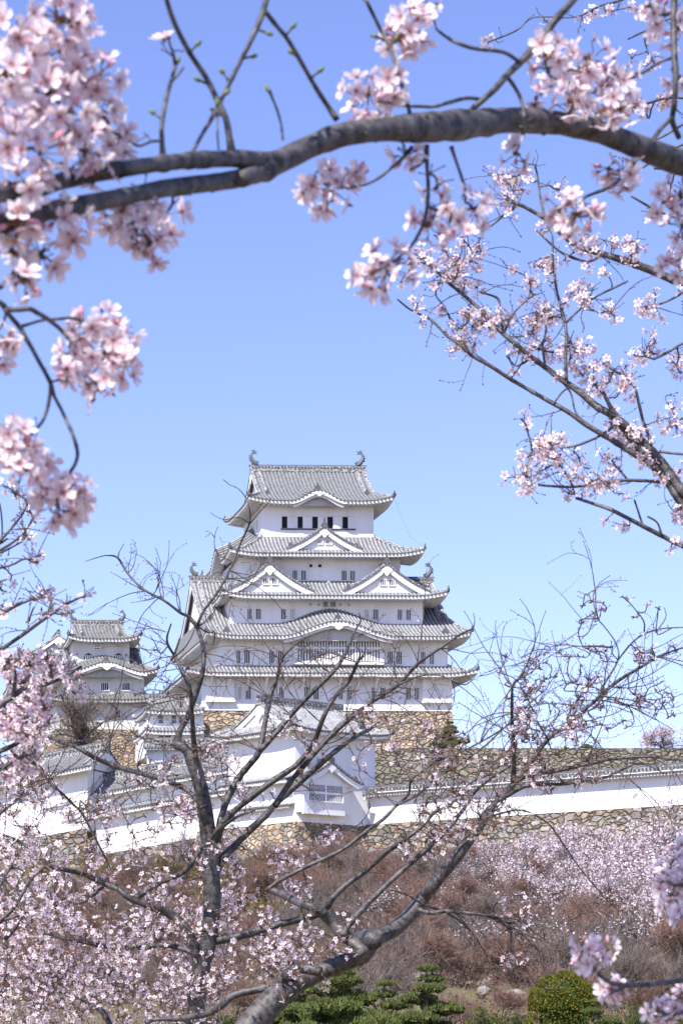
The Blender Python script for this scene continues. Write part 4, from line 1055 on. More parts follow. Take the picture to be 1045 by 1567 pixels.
# round clipped bush
tb_ = empty('clipped_bush', gpt(862,0,84), 'round dome-shaped clipped green bush at the bottom right', 'bush'); base = np.array(tb_.location)
c = MB(); N = 15000; d = rng.normal(0,1,(N,3)); d[:,2] = np.abs(d[:,2]); d /= np.linalg.norm(d,axis=1,keepdims=True)
rr = 1+.035*np.sin(d[:,0]*9+d[:,2]*7)+.045*np.sin(d[:,1]*11+d[:,0]*5)-rng.exponential(.05,N)+.05*(rng.random(N) < .06)
hb = Zp(1489,84)-base[2]; pp = d*rr[:,None]*np.array((1.28,1.28,1.30)); lo = rng.random(N) < .22; pp[lo,2] = -rng.uniform(0,hb-1.3,lo.sum()); hn = np.linalg.norm(pp[lo,:2],axis=1,keepdims=True)+1e-6; pp[lo,:2] *= (1.26+.03*np.sin(pp[lo,:1]*9))/hn
quads(c, base+np.array((0,0,hb-1.30))+pp, .065, jit=.4); c.build('leaves', [M['topiary']], tb_)
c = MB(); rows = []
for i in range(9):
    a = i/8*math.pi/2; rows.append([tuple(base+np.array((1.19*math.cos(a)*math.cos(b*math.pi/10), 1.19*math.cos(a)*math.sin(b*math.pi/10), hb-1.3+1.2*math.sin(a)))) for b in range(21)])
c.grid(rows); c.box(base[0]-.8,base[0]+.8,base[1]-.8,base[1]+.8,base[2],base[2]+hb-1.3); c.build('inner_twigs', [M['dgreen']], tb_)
# cloud-pruned pines
def pine(px, D, topy, wpx, label, seed, pads=9, zbase=None, name='pine_tree'):
    random.seed(seed); x = Xp(px, D); z0 = hz(x, D)-.1 if zbase is None else zbase; H = Zp(topy, D)-z0; W = wpx*D/F
    root = empty(name, (x, D, z0), label, 'pine tree'); L = np.array((x,D,z0)); a = MB(); c = MB()
    tr = [L+np.array((math.sin(t*5)*.06*W, math.cos(t*4)*.05*W, t*H*.93)) for t in np.linspace(0,1,9)]
    a.tube(tr, np.linspace(.05*H,.012*H,9).tolist(), 7, 0)
    for i in range(pads):
        t = .22+.78*(i/(pads-1)); ang = i*2.4+seed; rr_ = (1-t)*W*.40+(.04*W if i < pads-1 else 0)
        pc = L+np.array((math.cos(ang)*rr_, math.sin(ang)*rr_, t*H)); pr = W*(.34*(1-t)+.15)
        q = tr[min(8, int(t*8))]; a.tube([q, (q+pc)/2+np.array((0,0,-.03*H)), pc-np.array((0,0,.02*H))], [.015*H,.012*H,.007*H], 5, 0)
        n_ = int(1500*(pr/(W*.25))**1.3)
        u_ = rng.normal(0,1,(n_,3)); u_ /= np.linalg.norm(u_,axis=1,keepdims=True); u_ *= rng.uniform(.45,1,(n_,1))**.5
        pts = pc+u_*np.array((pr,pr,pr*.26))+np.array((0,0,1))*(np.sin(u_[:,:1]*9+i)*pr*.05)
        dd = rng.normal(0,.5,(n_,3))+np.array((0,0,.9)); dd /= np.linalg.norm(dd,axis=1,keepdims=True)
        slivers(c, pts, dd*pr*.20, pr*.018)
        quads(c, pts, pr*.11, jit=.4)
    a.build('trunk', [M['bark_far']], root); c.build('foliage', [M['needle']], root); return root
pine(655,70,1482,120,'cloud-pruned pine with layered pads, bottom centre, left of the round bush',3,pads=9)
pine(520,68,1488,165,'wide cloud-pruned pine behind the leaning trunk, with a support post',5,pads=10)
pine(455,74,1500,120,'cloud-pruned pine just right of the thick leaning trunk',8,pads=8)
pine(590,76,1505,110,'low pruned pine between two taller layered pines',9,pads=7)
pine(915,76,1532,90,'low pruned pine at the foot of the round clipped bush',12,pads=6)
pine(687,287.2,1106,50,'small layered pine at the right foot of the tan keep base',4,pads=6,zbase=ztr-.1,name='small_pine')
pine(897,287.5,1140,34,'tiny pine showing above the grey terrace wall at right',6,pads=5,zbase=ztr-.1,name='small_pine')
# support posts
mb = MB(); q = gpt(491,0,76); mb.tube([(q[0],q[1],q[2]-.2),(q[0],q[1],Zp(1500,76))],[.06,.055],8); tag(mb.build('support_post', [M['bark_far']], loc=(q[0],q[1],q[2])), 'slim grey wooden support post beside the wide pruned pine', 'post')
# rocks on the slope
mbr = []
for v_ in range(3):
    random.seed(90+v_); me = MB(); vs = []; fs = []; nr, ns = 6, 9
    for i in range(nr+1):
        a = -math.pi/2+math.pi*i/nr
        for j in range(ns):
            b = 2*math.pi*j/ns; r_ = 1+random.uniform(-.17,.17); vs.append((r_*math.cos(a)*math.cos(b)*1.2, r_*math.cos(a)*math.sin(b), r_*math.sin(a)*.75))
    fs = [(i*ns+j, i*ns+(j+1)%ns, (i+1)*ns+(j+1)%ns, (i+1)*ns+j) for i in range(nr) for j in range(ns)]
    me.add(vs, fs); mbr.append(me.mesh('boulder', [M['rock']] if 'rock' in M else [M.setdefault('rock', mat('boulder_stone', (0.30,0.27,0.24), .9, (3,(0.17,0.15,0.13),.4,.65), (5,.8)))]))
random.seed(12)
spots = [(random.uniform(600,960), random.uniform(108,124)) for _ in range(26)]+[(random.uniform(580,1040), random.uniform(128,150)) for _ in range(22)]+[(random.uniform(840,950), 112+random.uniform(-2,2)) for _ in range(14)]
for i, (px, D) in enumerate(spots):
    x = Xp(px, D); s = random.uniform(.22,.55); o = bpy.data.objects.new('boulder', mbr[i % 3]); col.objects.link(o)
    o.location = (x, D, hz(x,D)+s*.25); o.scale = (s*random.uniform(.9,1.5), s, s*random.uniform(.7,1.1)); o.rotation_euler = (random.uniform(-.3,.3),random.uniform(-.3,.3),random.uniform(0,6))
    tag(o, 'weathered grey-brown boulder lying among the bare shrubs on the slope', 'boulder', 'boulders on the slope')
# leaf litter and low scrub
c = MB(); N = 26000; D = rng.uniform(82,215,N)**1.0; px = rng.uniform(-20,1065,N); X = (px-CX)*D/F
zz_ = np.array([hz(a, b) for a, b in zip(X, D)]); pts = np.stack([X, D, zz_], 1); dd = rng.normal(0,.35,(N,3))+np.array((0,0,.6)); 
slivers(c, pts, dd*rng.uniform(.3,1.1,(N,1)), .014); quads(c, (pts+np.array((0,0,.15)))[::2], .13, 1, jit=.5)
tag(c.build('undergrowth', [M['brush'], M['ochre']]), 'dry brown brushwood and undergrowth covering the hillside', 'undergrowth', kind='stuff')
dkt = proto_bare('bare_tree', 7.5, M['brush_grey'], 3200, 79, rootn=2, r0=.30, tw=.012)
place(dkt, 1000, 104, .62, 'dark-trunked bare tree at the lower right, above the garden shrubs', None, 'tree')
place(dkt, 900, 128, .55, 'dark-trunked bare tree on the slope behind the round clipped bush', None, 'tree')
place(dkt, 620, 132, .55, 'dark-trunked bare tree on the slope just right of the forking trunk', None, 'tree')
# bare grey tree before the smaller keep
bt = proto_bare('bare_tree', 6.8, M['brush_grey'], 2400, 77, rootn=1, r0=.34, tw=.009)
place(bt, 155, 312, 2.15, 'bare grey tree with a broad twiggy crown in front of the smaller keep', None, 'tree', z=ztr-.6)

# ================================================================== FOREGROUND CHERRY TREES
def base_empty(name, px, D, label, cat, group=None): return empty(name, (Xp(px, D), D, 0), label, cat, group)
MAT_T = [M['bark'], M['calyx'], M['leafbud']]

# ---- upright tree, left (about 15 m away)
random.seed(21); rng = np.random.default_rng(21)
tA = base_empty('cherry_tree', 303, 15, 'upright cherry tree with dark trunk, bare top twigs and many pale blossoms, left foreground', 'cherry tree')
a = MB(); net = Net(); D = 15.0
fx, fz = 300, 0
g0 = (303, HY+1.6*F/15+20)
limb(a, net, [(g0[0]-6,g0[1],60),(296,1800,46),(298,1640,34),(300,1567,30),(304,1500,27),(318,1445,27),(324,1400,27),(324,1340,27),(320,1290,25),(314,1240,24),(305,1195,22),(290,1150,21)], 15, 15, n=12, rough=.03)
A_ = [
 [(292,1155,20),(280,1143,20),(272,1138,19),(276,1118,15),(287,1098,14),(300,1062,13),(310,1031,12),(312,1005,11),(310,985,10),(301,959,9),(290,946,8)],
 [(304,962,8),(290,944,8),(277,938,7),(250,918,6),(220,902,6),(196,878,5),(181,854,5),(165,850,3),(150,853,2.2),(131,859,1.6)],
 [(181,854,4),(183,845,2.5),(190,832,1.6)],
 [(301,959,8),(312,935,7),(330,911,6.5),(345,885,6),(358,859,5.5),(368,832,5),(382,801,4.5),(382,780,3.5),(377,763,3),(365,748,2.5),(352,742,2),(342,734,1.6)],
 [(382,801,3),(366,792,2.2),(345,795,1.8),(330,790,1.4),(322,784,1.3)],
 [(384,800,3),(396,785,2.5),(408,772,2.5),(415,762,2)],
 [(318,1285,17),(312,1250,17),(306,1215,16),(300,1160,14),(296,1127,13),(294,1090,11),(291,1055,10),(280,1030,8),(268,1005,7),(258,988,6),(256,975,5),(262,955,3.5)],
 [(258,988,4),(246,1000,3),(238,985,2.2),(230,972,1.6)],
 [(268,1005,4),(284,990,3),(296,968,2.2),(300,950,1.6)],
 [(324,1325,20),(334,1280,18),(345,1230,17),(366,1190,16),(382,1170,15),(397,1150,14),(404,1115,13),(410,1082,12),(414,1062,11),(424,1040,8),(430,1012,6),(446,992,4),(470,975,3)],
 [(397,1150,12),(420,1125,12),(445,1094,12),(474,1063,11),(507,1031,10),(526,1005,9),(534,985,8),(543,965,5),(552,950,3),(549,938,2)],
 [(322,1290,18),(350,1250,16),(387,1218,15),(425,1190,14),(452,1172,13),(470,1152,12),(483,1130,12),(494,1100,11),(507,1074,11),(520,1058,10),(531,1045,10),(540,1030,9),(547,1012,8)],
 [(547,1014,6),(551,1000,4),(546,990,2.5)],[(547,1014,6),(556,1002,4),(560,990,2.5)],
 [(326,1345,19),(340,1315,18),(362,1292,17),(385,1268,16),(405,1250,15),(420,1232,15),(435,1218,15),(460,1196,14),(483,1176,13),(508,1154,12),(531,1136,11),(550,1124,10),(566,1116,9)],
 [(566,1116,6),(575,1112,3),(580,1114,2)],
 [(420,1235,13),(442,1200,13),(470,1166,12),(500,1132,12),(530,1104,11),(570,1073,10),(608,1049,8),(639,1016,7),(673,992,6),(704,971,5),(722,962,3.5),(726,950,2),(724,938,1.5)],
 [(608,1049,6),(640,1035,5),(668,1033,4),(690,1040,3.5),(710,1048,3),(722,1040,2),(730,1030,1.6)],
 [(330,1440,18),(370,1432,17),(410,1420,17),(444,1410,17),(482,1401,16),(500,1388,15),(511,1372,14),(535,1350,13),(558,1334,12),(580,1315,11),(597,1300,11),(622,1283,10),(647,1263,9),(665,1243,8),(690,1231,7),(712,1205,5),(735,1190,4),(760,1183,3)],
 [(302,1500,18),(300,1460,20),(290,1428,20),(268,1404,19),(250,1394,18),(234,1389,17),(199,1374,16),(180,1360,15),(164,1354,14),(140,1342,13),(114,1334,12),(95,1330,11),(75,1324,10),(58,1308,9),(40,1294,8),(20,1283,7),(0,1276,6),(-20,1270,5)],
 [(205,1376,14),(230,1360,13),(249,1349,13),(268,1341,12),(283,1334,12),(296,1318,11),(308,1299,11),(318,1289,10),(330,1275,10),(348,1260,8),(366,1248,7),(390,1240,4)],
 [(328,1275,12),(318,1252,12),(303,1226,12),(290,1212,12),(276,1203,12),(260,1197,12),(245,1191,12),(215,1183,12),(195,1178,12),(176,1172,11),(155,1164,11),(134,1153,11),(117,1143,10),(100,1137,9),(82,1130,9),(65,1122,8)],
 [(298,1460,14),(279,1452,13),(249,1446,13),(220,1449,13),(189,1451,13),(168,1449,12),(149,1446,11),(125,1441,9),(100,1436,8),(75,1430,6),(55,1424,5),(30,1424,3)],
 [(179,1590,15),(160,1552,14),(144,1538,14),(120,1526,12),(104,1521,10),(80,1512,7),(60,1500,5)],
 [(164,1352,8),(148,1365,8),(128,1380,7),(100,1384,6),(75,1388,5)],
 [(170,1330,4),(150,1290,5),(126,1245,6),(113,1232,6),(100,1218,6),(88,1208,5),(77,1199,5),(65,1180,4),(54,1157,3),(52,1140,2)],
 [(-20,1258,9),(0,1245,8),(12,1236,7),(23,1226,6),(36,1218,5),(50,1210,5),(62,1202,4),(75,1196,3)],
 [(-20,1420,12),(0,1440,11),(20,1425,9),(35,1400,5),(40,1370,4)],
 [(-10,1320,4),(5,1380,5),(12,1440,5),(8,1500,5)],
]
for pl in A_: pl = [(x, y, w_*(.68 if w_ < 18 else .80)) for x, y, w_ in pl]; limb(a, net, pl, D, D+random.uniform(-.8,.8), n=8 if pl[0][2] > 6 else 5, wob=.15)
a.build('trunk', M['bark_dark'], tA, smooth=True)
tw = MB(); fl = MB()
def regions(spec):
    out = []
    for (x0, y0, x1, y1, n_) in spec:
        for _ in range(n_): out.append((random.uniform(x0,x1), random.uniform(y0,y1)))
    return out
def populate(tw, fl, net, targets, Dm, dsp, nfl=(3,7), rc=11, fr_=.0182, curl=.14, budp=.0, rmin=.0030, hang=.5):
    T = [(P(x, y, Dm+random.gauss(0, dsp))) for x, y in targets]
    d0 = [net.near(t)[1] for t in T]
    for i in np.argsort(d0):
        t = T[i]; q = twig_to(tw, net, t, rmin, curl=curl, n=4)
        if q is None: continue
        s = Dm/F
        if random.random() < budp:
            for _ in range(3): budm(tw, q[-1], rng.normal(0,1,3), .020, .0045, 1)
        else:
            cluster(fl, q[-1], rc*s*random.uniform(.7,1.25), random.randint(*nfl), fr_, False, hang=hang, buds=random.randint(0,2))
        spur(tw, q, .0022, .035, 0, 1, .0034, .35)
def clumpy(spec, k=2.4):
    """targets gathered in uneven bunches"""
    out = []
    for (x0, y0, x1, y1, n_) in spec:
        while n_ > 0:
            cx, cy = random.uniform(x0,x1), random.uniform(y0,y1); m_ = min(n_, random.randint(2,9)); n_ -= m_; s = random.uniform(8,26)
            out += [(min(max(cx+random.gauss(0,s),x0-12),x1+12), min(max(cy+random.gauss(0,s*.7),y0-8),y1+8)) for _ in range(m_)]
    return out
populate(tw, fl, net, clumpy([(0,1420,330,1575,520),(0,1290,110,1420,130),(110,1290,350,1420,150),(0,1150,100,1290,60),(100,1180,300,1290,56),(345,1300,470,1400,42),(330,1400,470,1500,46),(300,1150,420,1300,30),(400,1100,540,1300,16)]), 15.7, .8, nfl=(4,8), rc=13, fr_=.019)
populate(tw, fl, net, regions([(0,1130,320,1290,90),(160,960,330,1180,12),(400,1000,560,1200,22),(560,1180,760,1300,16)]), 15, .6, budp=1.0)
random.seed(44)
for (x, y, dx, dz, L, r) in [(358,859,-1,.15,.35,1.4),(330,911,1,-.1,.4,1.3),(345,885,1,.0,.42,1.3),(350,875,1,-.6,.4,1.1),(301,959,1,.3,.3,1.2),(277,938,-.2,.9,.3,1.2),(250,918,.1,1,.35,1.2),(250,918,-.8,-.5,.35,1.1),(235,908,.7,.7,.5,1.1),(220,902,-.7,.1,.45,1.1),(196,878,.5,.8,.3,1.0),(310,1005,-1,-.1,.4,1.1),(310,985,1,-.2,.45,1.1),(256,975,-1,.6,.3,1.1),(256,985,-.9,.3,.3,1.1),(300,1062,-1,.0,.45,1.2),(543,965,.8,.6,.3,1.0),(530,1000,-1,.5,.45,1.2),(507,1031,-1,.8,.5,1.2),(500,1040,-.6,1,.45,1.1),(474,1063,-.2,1,.5,1.2),(445,1094,-.8,.7,.5,1.2),(430,1012,-.8,.5,.5,1.1),(414,1062,-1,.4,.5,1.2),(547,1014,-1,.3,.5,1.1),(547,1014,1,.3,.35,1.0),(639,1016,-.2,1,.5,1.2),(639,1016,.8,-.3,.5,1.1),(608,1049,-.1,1,.55,1.2),(673,992,1,-.2,.5,1.1),(690,1040,.7,-.8,.45,1.1),(570,1073,.3,1,.4,1.1),(582,1066,1,-.3,.5,1.1),(400,1150,-.9,.5,.5,1.2),(483,1136,1,.1,.5,1.1),(494,1100,-.8,.7,.5,1.2),(368,1189,-.9,.4,.5,1.2),(345,1230,-.8,.8,.4,1.2),(460,1196,.9,-.1,.4,1.1),(530,1104,.2,1,.45,1.2),(176,1172,.2,1,.5,1.2),(134,1153,.6,1,.5,1.2),(215,1183,.1,1,.55,1.2),(215,1183,.5,-1,.4,1.2),(100,1218,-.6,1,.45,1.2),(77,1199,.9,.6,.5,1.2),(77,1199,-.9,.3,.5,1.2),(126,1245,.9,.5,.55,1.3),(23,1226,.3,1,.5,1.2),(50,1210,0,1,.4,1.2),(290,1098,-1,.6,.4,1.2),(291,1150,1,.3,.5,1.2),(272,1141,-1,.1,.4,1.2),(291,1055,-.7,.9,.4,1.2),(268,1005,-1,-.2,.3,1.1),(566,1116,.4,.9,.3,1.1)]:
    for rep in range(2):
        d_ = np.array((dx+random.gauss(0,.25), random.gauss(0,.35), dz+random.gauss(0,.25)))
        i, _ = net.near(P(x, y, 15)); curly(tw, net, net.n[i], d_, L*random.uniform(.7,1.25)*(1 if rep == 0 else .7), .0032*r, 0, None, .0036, 1)
for _ in range(260):    # more bare twigs along the limbs
    i = random.randrange(len(net.n)); 
    if net.n[i][2] > Zp(1330,15) and net.n[i][2] < Zp(1000,15): curly(tw, None, net.n[i], rng.normal(0,1,3)*np.array((1,.5,.8))+np.array((.1,0,.5)), random.uniform(.12,.4), .0030, 0, None, .0034, 1, kids=1)
tw.build('twigs', [M['twig'], M['calyx'], M['leafbud']], tA); fl.build('blossoms', FLM('petal_mid'), tA)

# ---- leaning tree with the thick trunk (about 12.5 m away)
random.seed(22); rng = np.random.default_rng(22)
tB = base_empty('cherry_tree', 330, 12.5, 'leaning cherry tree whose thick grey trunk sweeps up to the right, centre foreground', 'cherry tree')
a = MB(); net = Net(); D = 12.5
B_ = [
 [(300,HY+1.6*F/12.5+20,120),(318,1850,84),(345,1680,66),(370,1600,60),(396,1556,56),(425,1525,50),(452,1504,42),(491,1487,34),(525,1473,33),(554,1461,36),(573,1439,30),(606,1420,27),(635,1391,26),(650,1370,25),(664,1353,24),(707,1300,22),(740,1253,20),(762,1226,18),(785,1200,15)],
 [(785,1200,13),(786,1170,11),(785,1140,10),(783,1100,8),(783,1066,7),(784,1050,5),(788,1040,4)],
 [(780,1205,12),(800,1190,10),(820,1184,9),(850,1180,8),(885,1172,8),(912,1166,7),(940,1161,7),(987,1158,6),(1020,1161,5),(1070,1164,4)],
 [(790,1195,11),(811,1168,10),(838,1131,10),(875,1103,9),(895,1085,8),(913,1070,8),(935,1050,7),(959,1033,7),(985,1018,6),(1005,1005,5),(1045,991,4),(1070,986,3)],
 [(762,1226,11),(785,1212,10),(806,1202,9),(835,1200,8),(862,1200,7),(890,1196,6),(922,1191,5),(954,1177,4),(980,1168,3),(1020,1185,2)],
 [(572,1440,34),(562,1436,36),(548,1440,34)],
 [(558,1462,26),(545,1446,25),(525,1430,24),(505,1408,21),(491,1396,20),(475,1388,19),(458,1382,18),(435,1370,17),(415,1362,15)],
 [(411,1360,8),(425,1349,9),(444,1339,9),(482,1320,9),(505,1310,9),(530,1296,8),(560,1272,8),(587,1253,8),(606,1233,7),(625,1215,6),(629,1194,6),(652,1175,5),(675,1162,5),(698,1154,4),(745,1130,4),(780,1108,3)],
 [(606,1233,6),(640,1215,6),(668,1190,5),(700,1172,5),(730,1150,4),(748,1136,4),(775,1110,3),(800,1095,2)],
 [(525,1432,16),(534,1415,15),(550,1396,14),(568,1377,13),(600,1346,12),(635,1315,12),(660,1293,11),(683,1272,11),(703,1246,9),(716,1229,8),(726,1212,7),(751,1191,6),(776,1175,5),(795,1160,4)],
 [(640,1392,11),(660,1397,10),(683,1394,9),(705,1396,9),(731,1399,8),(755,1404,6),(778,1411,5),(805,1408,4),(840,1420,3)],
 [(592,1360,3),(620,1368,5),(650,1385,5),(690,1400,6),(720,1425,5),(738,1450,4),(770,1490,3)],
 [(491,1487,20),(460,1482,21),(440,1492,22),(423,1508,20),(395,1514,18),(358,1523,17),(340,1538,16),(318,1551,15),(279,1558,13),(240,1560,10),(224,1565,8)],
 [(740,1253,8),(765,1245,5),(800,1240,4),(838,1260,4),(860,1290,3.5),(888,1330,3),(930,1380,2.5)],
 [(913,1070,6),(925,1045,5),(945,1010,4),(942,985,3.5),(925,960,3),(908,942,2.5)],
 [(945,1010,4),(965,985,4),(985,970,4),(1012,962,3),(1045,960,2.5)],
 [(985,968,4),(984,950,3),(965,925,2.5),(958,918,2)],[(1005,965,3),(1018,945,2.5),(1016,930,2)],
 [(838,1131,5),(822,1105,4),(812,1080,3.5),(800,1055,3)],[(875,1103,5),(880,1075,4),(905,1040,3),(920,1035,2.5)],
]
for pl in B_: pl = [(x, y, w_*(.70 if w_ < 20 else .82)) for x, y, w_ in pl]; limb(a, net, pl, D, D+random.uniform(-.6,.6), n=10 if pl[0][2] > 12 else 6, wob=.12, rough=.035)
a.build('trunk', MAT_T[0], tB, smooth=True)
tw = MB(); fl = MB()
populate(tw, fl, net, clumpy([(360,1440,530,1520,66),(470,1340,560,1420,12),(560,1090,800,1300,110),(600,1250,700,1300,8),(780,1080,900,1200,60),(260,1500,360,1575,20),(700,1380,800,1500,12)]), 12.4, .5, nfl=(2,5), rc=10, fr_=.0150)
populate(tw, fl, net, clumpy([(770,1020,900,1130,24),(860,920,1045,1080,26)]), 12.5, .3, nfl=(1,4), rc=9, fr_=.0135)
populate(tw, fl, net, [(908,937),(887,974),(990,925),(821,1008),(960,920),(985,972),(818,1090),(880,1205),(670,1190),(1000,1410),(920,1395)], 12.5, .2, nfl=(2,4), rc=8, fr_=.0135)
populate(tw, fl, net, regions([(760,1000,920,1200,60),(850,920,1045,1160,34),(580,1120,780,1290,40),(640,1360,900,1500,14)]), 12.5, .4, budp=1.0, curl=.3)
random.seed(45)
for _ in range(230):
    i = random.randrange(len(net.n)); z_ = net.n[i][2]; x_ = net.n[i][0]
    if z_ > Zp(1290,12.5) and x_ > Xp(590,12.5): curly(tw, None, net.n[i], rng.normal(0,1,3)*np.array((1,.5,.8))+np.array((.15,0,.45)), random.uniform(.10,.42), .0024, 0, None, .0030, 1, kids=1)
for (x, y, dx, dz) in [(913,1070,1,0),(905,1060,1,.1),(940,1045,1,.2),(875,1103,1,-.1),(890,1095,1,.15),(838,1131,1,.2),(785,1100,-1,.5),(783,1066,.6,.9),(784,1050,-.4,1),(788,1042,.9,.6),(785,1080,1,.3),(785,1120,-1,.6),(1005,1005,1,-.3),(925,960,-.6,.8),(945,990,-1,.2),(700,1172,.3,1),(735,1145,0,1),(731,1399,1,-.6),(755,1404,.8,-.8),(700,1396,1,-.5),(720,1399,.7,-1),(683,1394,.9,-.7),(745,1402,1,-.3),(778,1411,1,-.1),(960,1160,1,.3),(900,1170,.8,.9),(940,1180,1,-.5)]:
    for rep in range(2):
        i, _ = net.near(P(x, y, 12.5)); curly(tw, net, net.n[i], np.array((dx+random.gauss(0,.2), random.gauss(0,.3), dz+random.gauss(0,.2))), random.uniform(.3,.5), .0036, 0, None, .0034, 1)
tw.build('twigs', [M['twig'], M['calyx'], M['leafbud']], tB); fl.build('blossoms', FLM('petal_mid'), tB)
# knots on the trunk of the leaning tree are part of the bark material

# ---- branch thing builder: wood plus one part per flower cluster
def branch_thing(name, label, limbs, D0, D1, clus, fine, fr_, seed, rest=0, bare=0, rs_=(0,0), wood='bark_near', n=8, twr=.0016, petal='petal', cat='branch', wob=.05, spur_l=.012, curl=.15, hang=.35, loc=None, tipw=.0016, singles=()):
    global rng
    random.seed(seed); rng = np.random.default_rng(seed)
    xs_ = [p[0] for l in limbs for p in l[:1]]
    root = empty(name, tuple(P(*loc, D0)), label, cat); a = MB(); net = Net()
    def DD(x): return D0+(D1-D0)*min(1.1,max(-.1, x/1045))
    for pl in limbs:
        k = len(pl); ph = random.random()*6
        raw = [(*P(x, y, DD(x)+wob*math.sin(ph+i*.9)*(i/k)), w_*DD(x)/F/2) for i, (x, y, w_) in enumerate(pl)]
        q = smooth_path(raw, 5); q[:,3] = np.maximum(q[:,3], raw[-1][3]*.6)*(1+rng.normal(0,.022,len(q)))
        for i in range(len(q)):       # swollen nodes
            if random.random() < .07: q[i,3] *= random.uniform(1.06,1.2)
        a.tube(q[:,:3].tolist(), q[:,3].tolist(), 14 if pl[0][2] > 20 else n); net.add(q[:,:3], q[:,3])
        if pl[0][2] > 20:             # knots and spur stubs on the thick limb
            for _ in range(16):
                i = random.randrange(2, len(q)-2); d = rng.normal(0,1,3); d /= np.linalg.norm(d); r_ = q[i,3]; p0 = q[i,:3]
                a.tube([p0+d*r_*.5, p0+d*r_*1.0, p0+d*r_*random.uniform(1.1,1.3)], [r_*random.uniform(.35,.6), r_*.3, r_*.12], 7)
    tgt = []
    for (x, y, r, m_) in clus: tgt.append((P(x, y, DD(x)+random.uniform(-.03,.05)*DD(x)/2.5), r*DD(x)/F, m_))
    order = np.argsort([net.near(t[0])[1] for t in tgt]) if tgt else []
    for i in order:
        t, r, m_ = tgt[i]; q = twig_to(a, net, t, twr, curl=curl, n=6, sub=4); spur(a, q, twr*.7, spur_l*1.5, 0, 1, twr*.9, .3)
        c = MB(); cluster(c, t, r*.9, m_, fr_, fine, hang=hang, buds=2 if m_ > 4 else 1); c.build('blossom_cluster', FLM(petal), root)
    if rest:      # the many smaller clusters beyond the first hundred
        c = MB()
        for _ in range(rest):
            i = random.randrange(len(net.n)); t = net.n[i]+rng.normal(0,1,3)*np.array((1,.6,1))*random.uniform(.02,.06)+np.array((-.01,0,.01)); q = twig_to(a, net, t, twr*.8, curl=.2, n=4)
            cluster(c, t, random.uniform(7,13)*D0/F, random.randint(2,6), fr_*.95, fine, hang=hang, buds=2)
        o = c.build('blossom_cluster', FLM(petal), root); o['kind'] = 'stuff'
    for _ in range(bare):
        i = random.randrange(len(net.n)); curly(a, None, net.n[i], rng.normal(0,1,3)*np.array((1,.5,.8))+np.array((-.3,0,.3)), random.uniform(*rs_), twr*.75, 0, None, twr*1.15, 1, kids=1)
    for (x, y, dx, dz) in singles:
        i, _ = net.near(P(x, y, DD(x))); b0 = net.n[i]; d = np.array((dx, random.gauss(0,.2), dz)); d /= np.linalg.norm(d)
        a.tube([b0, b0+d*spur_l*.5, b0+d*spur_l], [twr*1.2, twr, twr], 5); budm(a, b0+d*spur_l, d, spur_l*.9, twr*2.0, 2)
    a.build('wood', [M[wood], M['calyx'], M['leafbud']], root, smooth=True)
    return root

# ---- the thick branch across the top
topL = [
 [(1130,268,34),(1045,250,38),(980,226,36),(920,203,34),(885,194,36),(850,188,35),(780,184,38),(720,190,40),(650,195,42),(590,198,36),(530,205,34),(480,222,34),(430,246,36),(400,258,36),(370,275,24)],
 [(430,248,30),(395,246,28),(360,243,26),(300,245,24),(250,250,23),(200,257,24),(150,265,26),(100,276,27),(40,290,28),(-40,302,28)],
 [(415,258,30),(370,272,27),(330,279,27),(260,287,27),(200,299,25),(140,311,28),(80,322,29),(30,335,31),(-40,352,32)],
 [(355,238,16),(351,210,11),(345,180,10),(330,148,9),(315,118,9),(290,80,8),(265,30,8),(250,-20,7)],
 [(250,248,12),(248,215,8),(248,190,7),(255,150,7),(264,118,6),(268,100,6),(266,85,5)],[(262,125,5),(272,115,4),(281,103,4)],
 [(292,238,6),(310,205,6),(325,180,7),(340,150,7),(355,120,7),(370,90,7),(385,60,8),(402,20,9),(412,-20,9)],
 [(404,15,8),(422,38,7),(440,60,7),(458,90,7),(475,120,7),(488,142,8),(500,160,8),(516,184,10)],
 [(433,214,4),(430,190,4),(424,168,4),(417,150,4),(412,138,6)],[(335,232,3),(333,205,3),(333,180,3)],
 [(628,190,9),(626,170,7),(620,150,6),(612,120,6),(604,95,6),(595,70,6),(582,45,6),(560,0,6)],
 [(895,-20,9),(870,8,11),(850,30,11),(832,55,12),(812,78,13),(793,98,11),(775,115,11),(758,135,10),(740,152,9),(722,168,10),(712,182,12)],
 [(738,153,6),(715,150,6),(690,156,6),(665,163,5),(645,163,5),(620,162,4),(600,158,4),(578,155,4)],
 [(775,117,7),(785,130,6),(795,148,6),(800,165,6),(802,180,6)],[(838,52,6),(834,70,6),(835,95,6),(840,115,5),(850,122,4)],
 [(795,95,6),(770,80,6),(730,75,6),(705,68,6),(685,58,5),(668,45,4)],
 [(1032,-20,11),(1030,30,10),(1031,80,10),(1033,120,9),(1031,160,9),(1028,185,9),(1038,210,9)],
 [(1028,180,7),(1012,195,7),(1000,212,7),(990,225,8)],
 [(652,222,10),(653,250,7),(655,285,6),(654,310,6),(650,335,5),(642,355,5),(630,375,5),(612,392,4),(595,405,4)],
 [(652,240,6),(642,252,5),(628,260,4)],[(690,224,7),(697,245,5),(705,268,5),(711,290,5),(712,310,4)],
 [(630,226,8),(618,240,6),(600,256,5),(580,272,5),(560,282,4),(540,286,4),(515,288,3)],
 [(975,238,8),(965,256,6),(950,272,5),(935,285,5),(915,293,4),(895,302,4),(885,315,3)],
 [(930,118,3),(955,122,5),(985,110,5),(1010,95,4),(1030,88,5)],
]
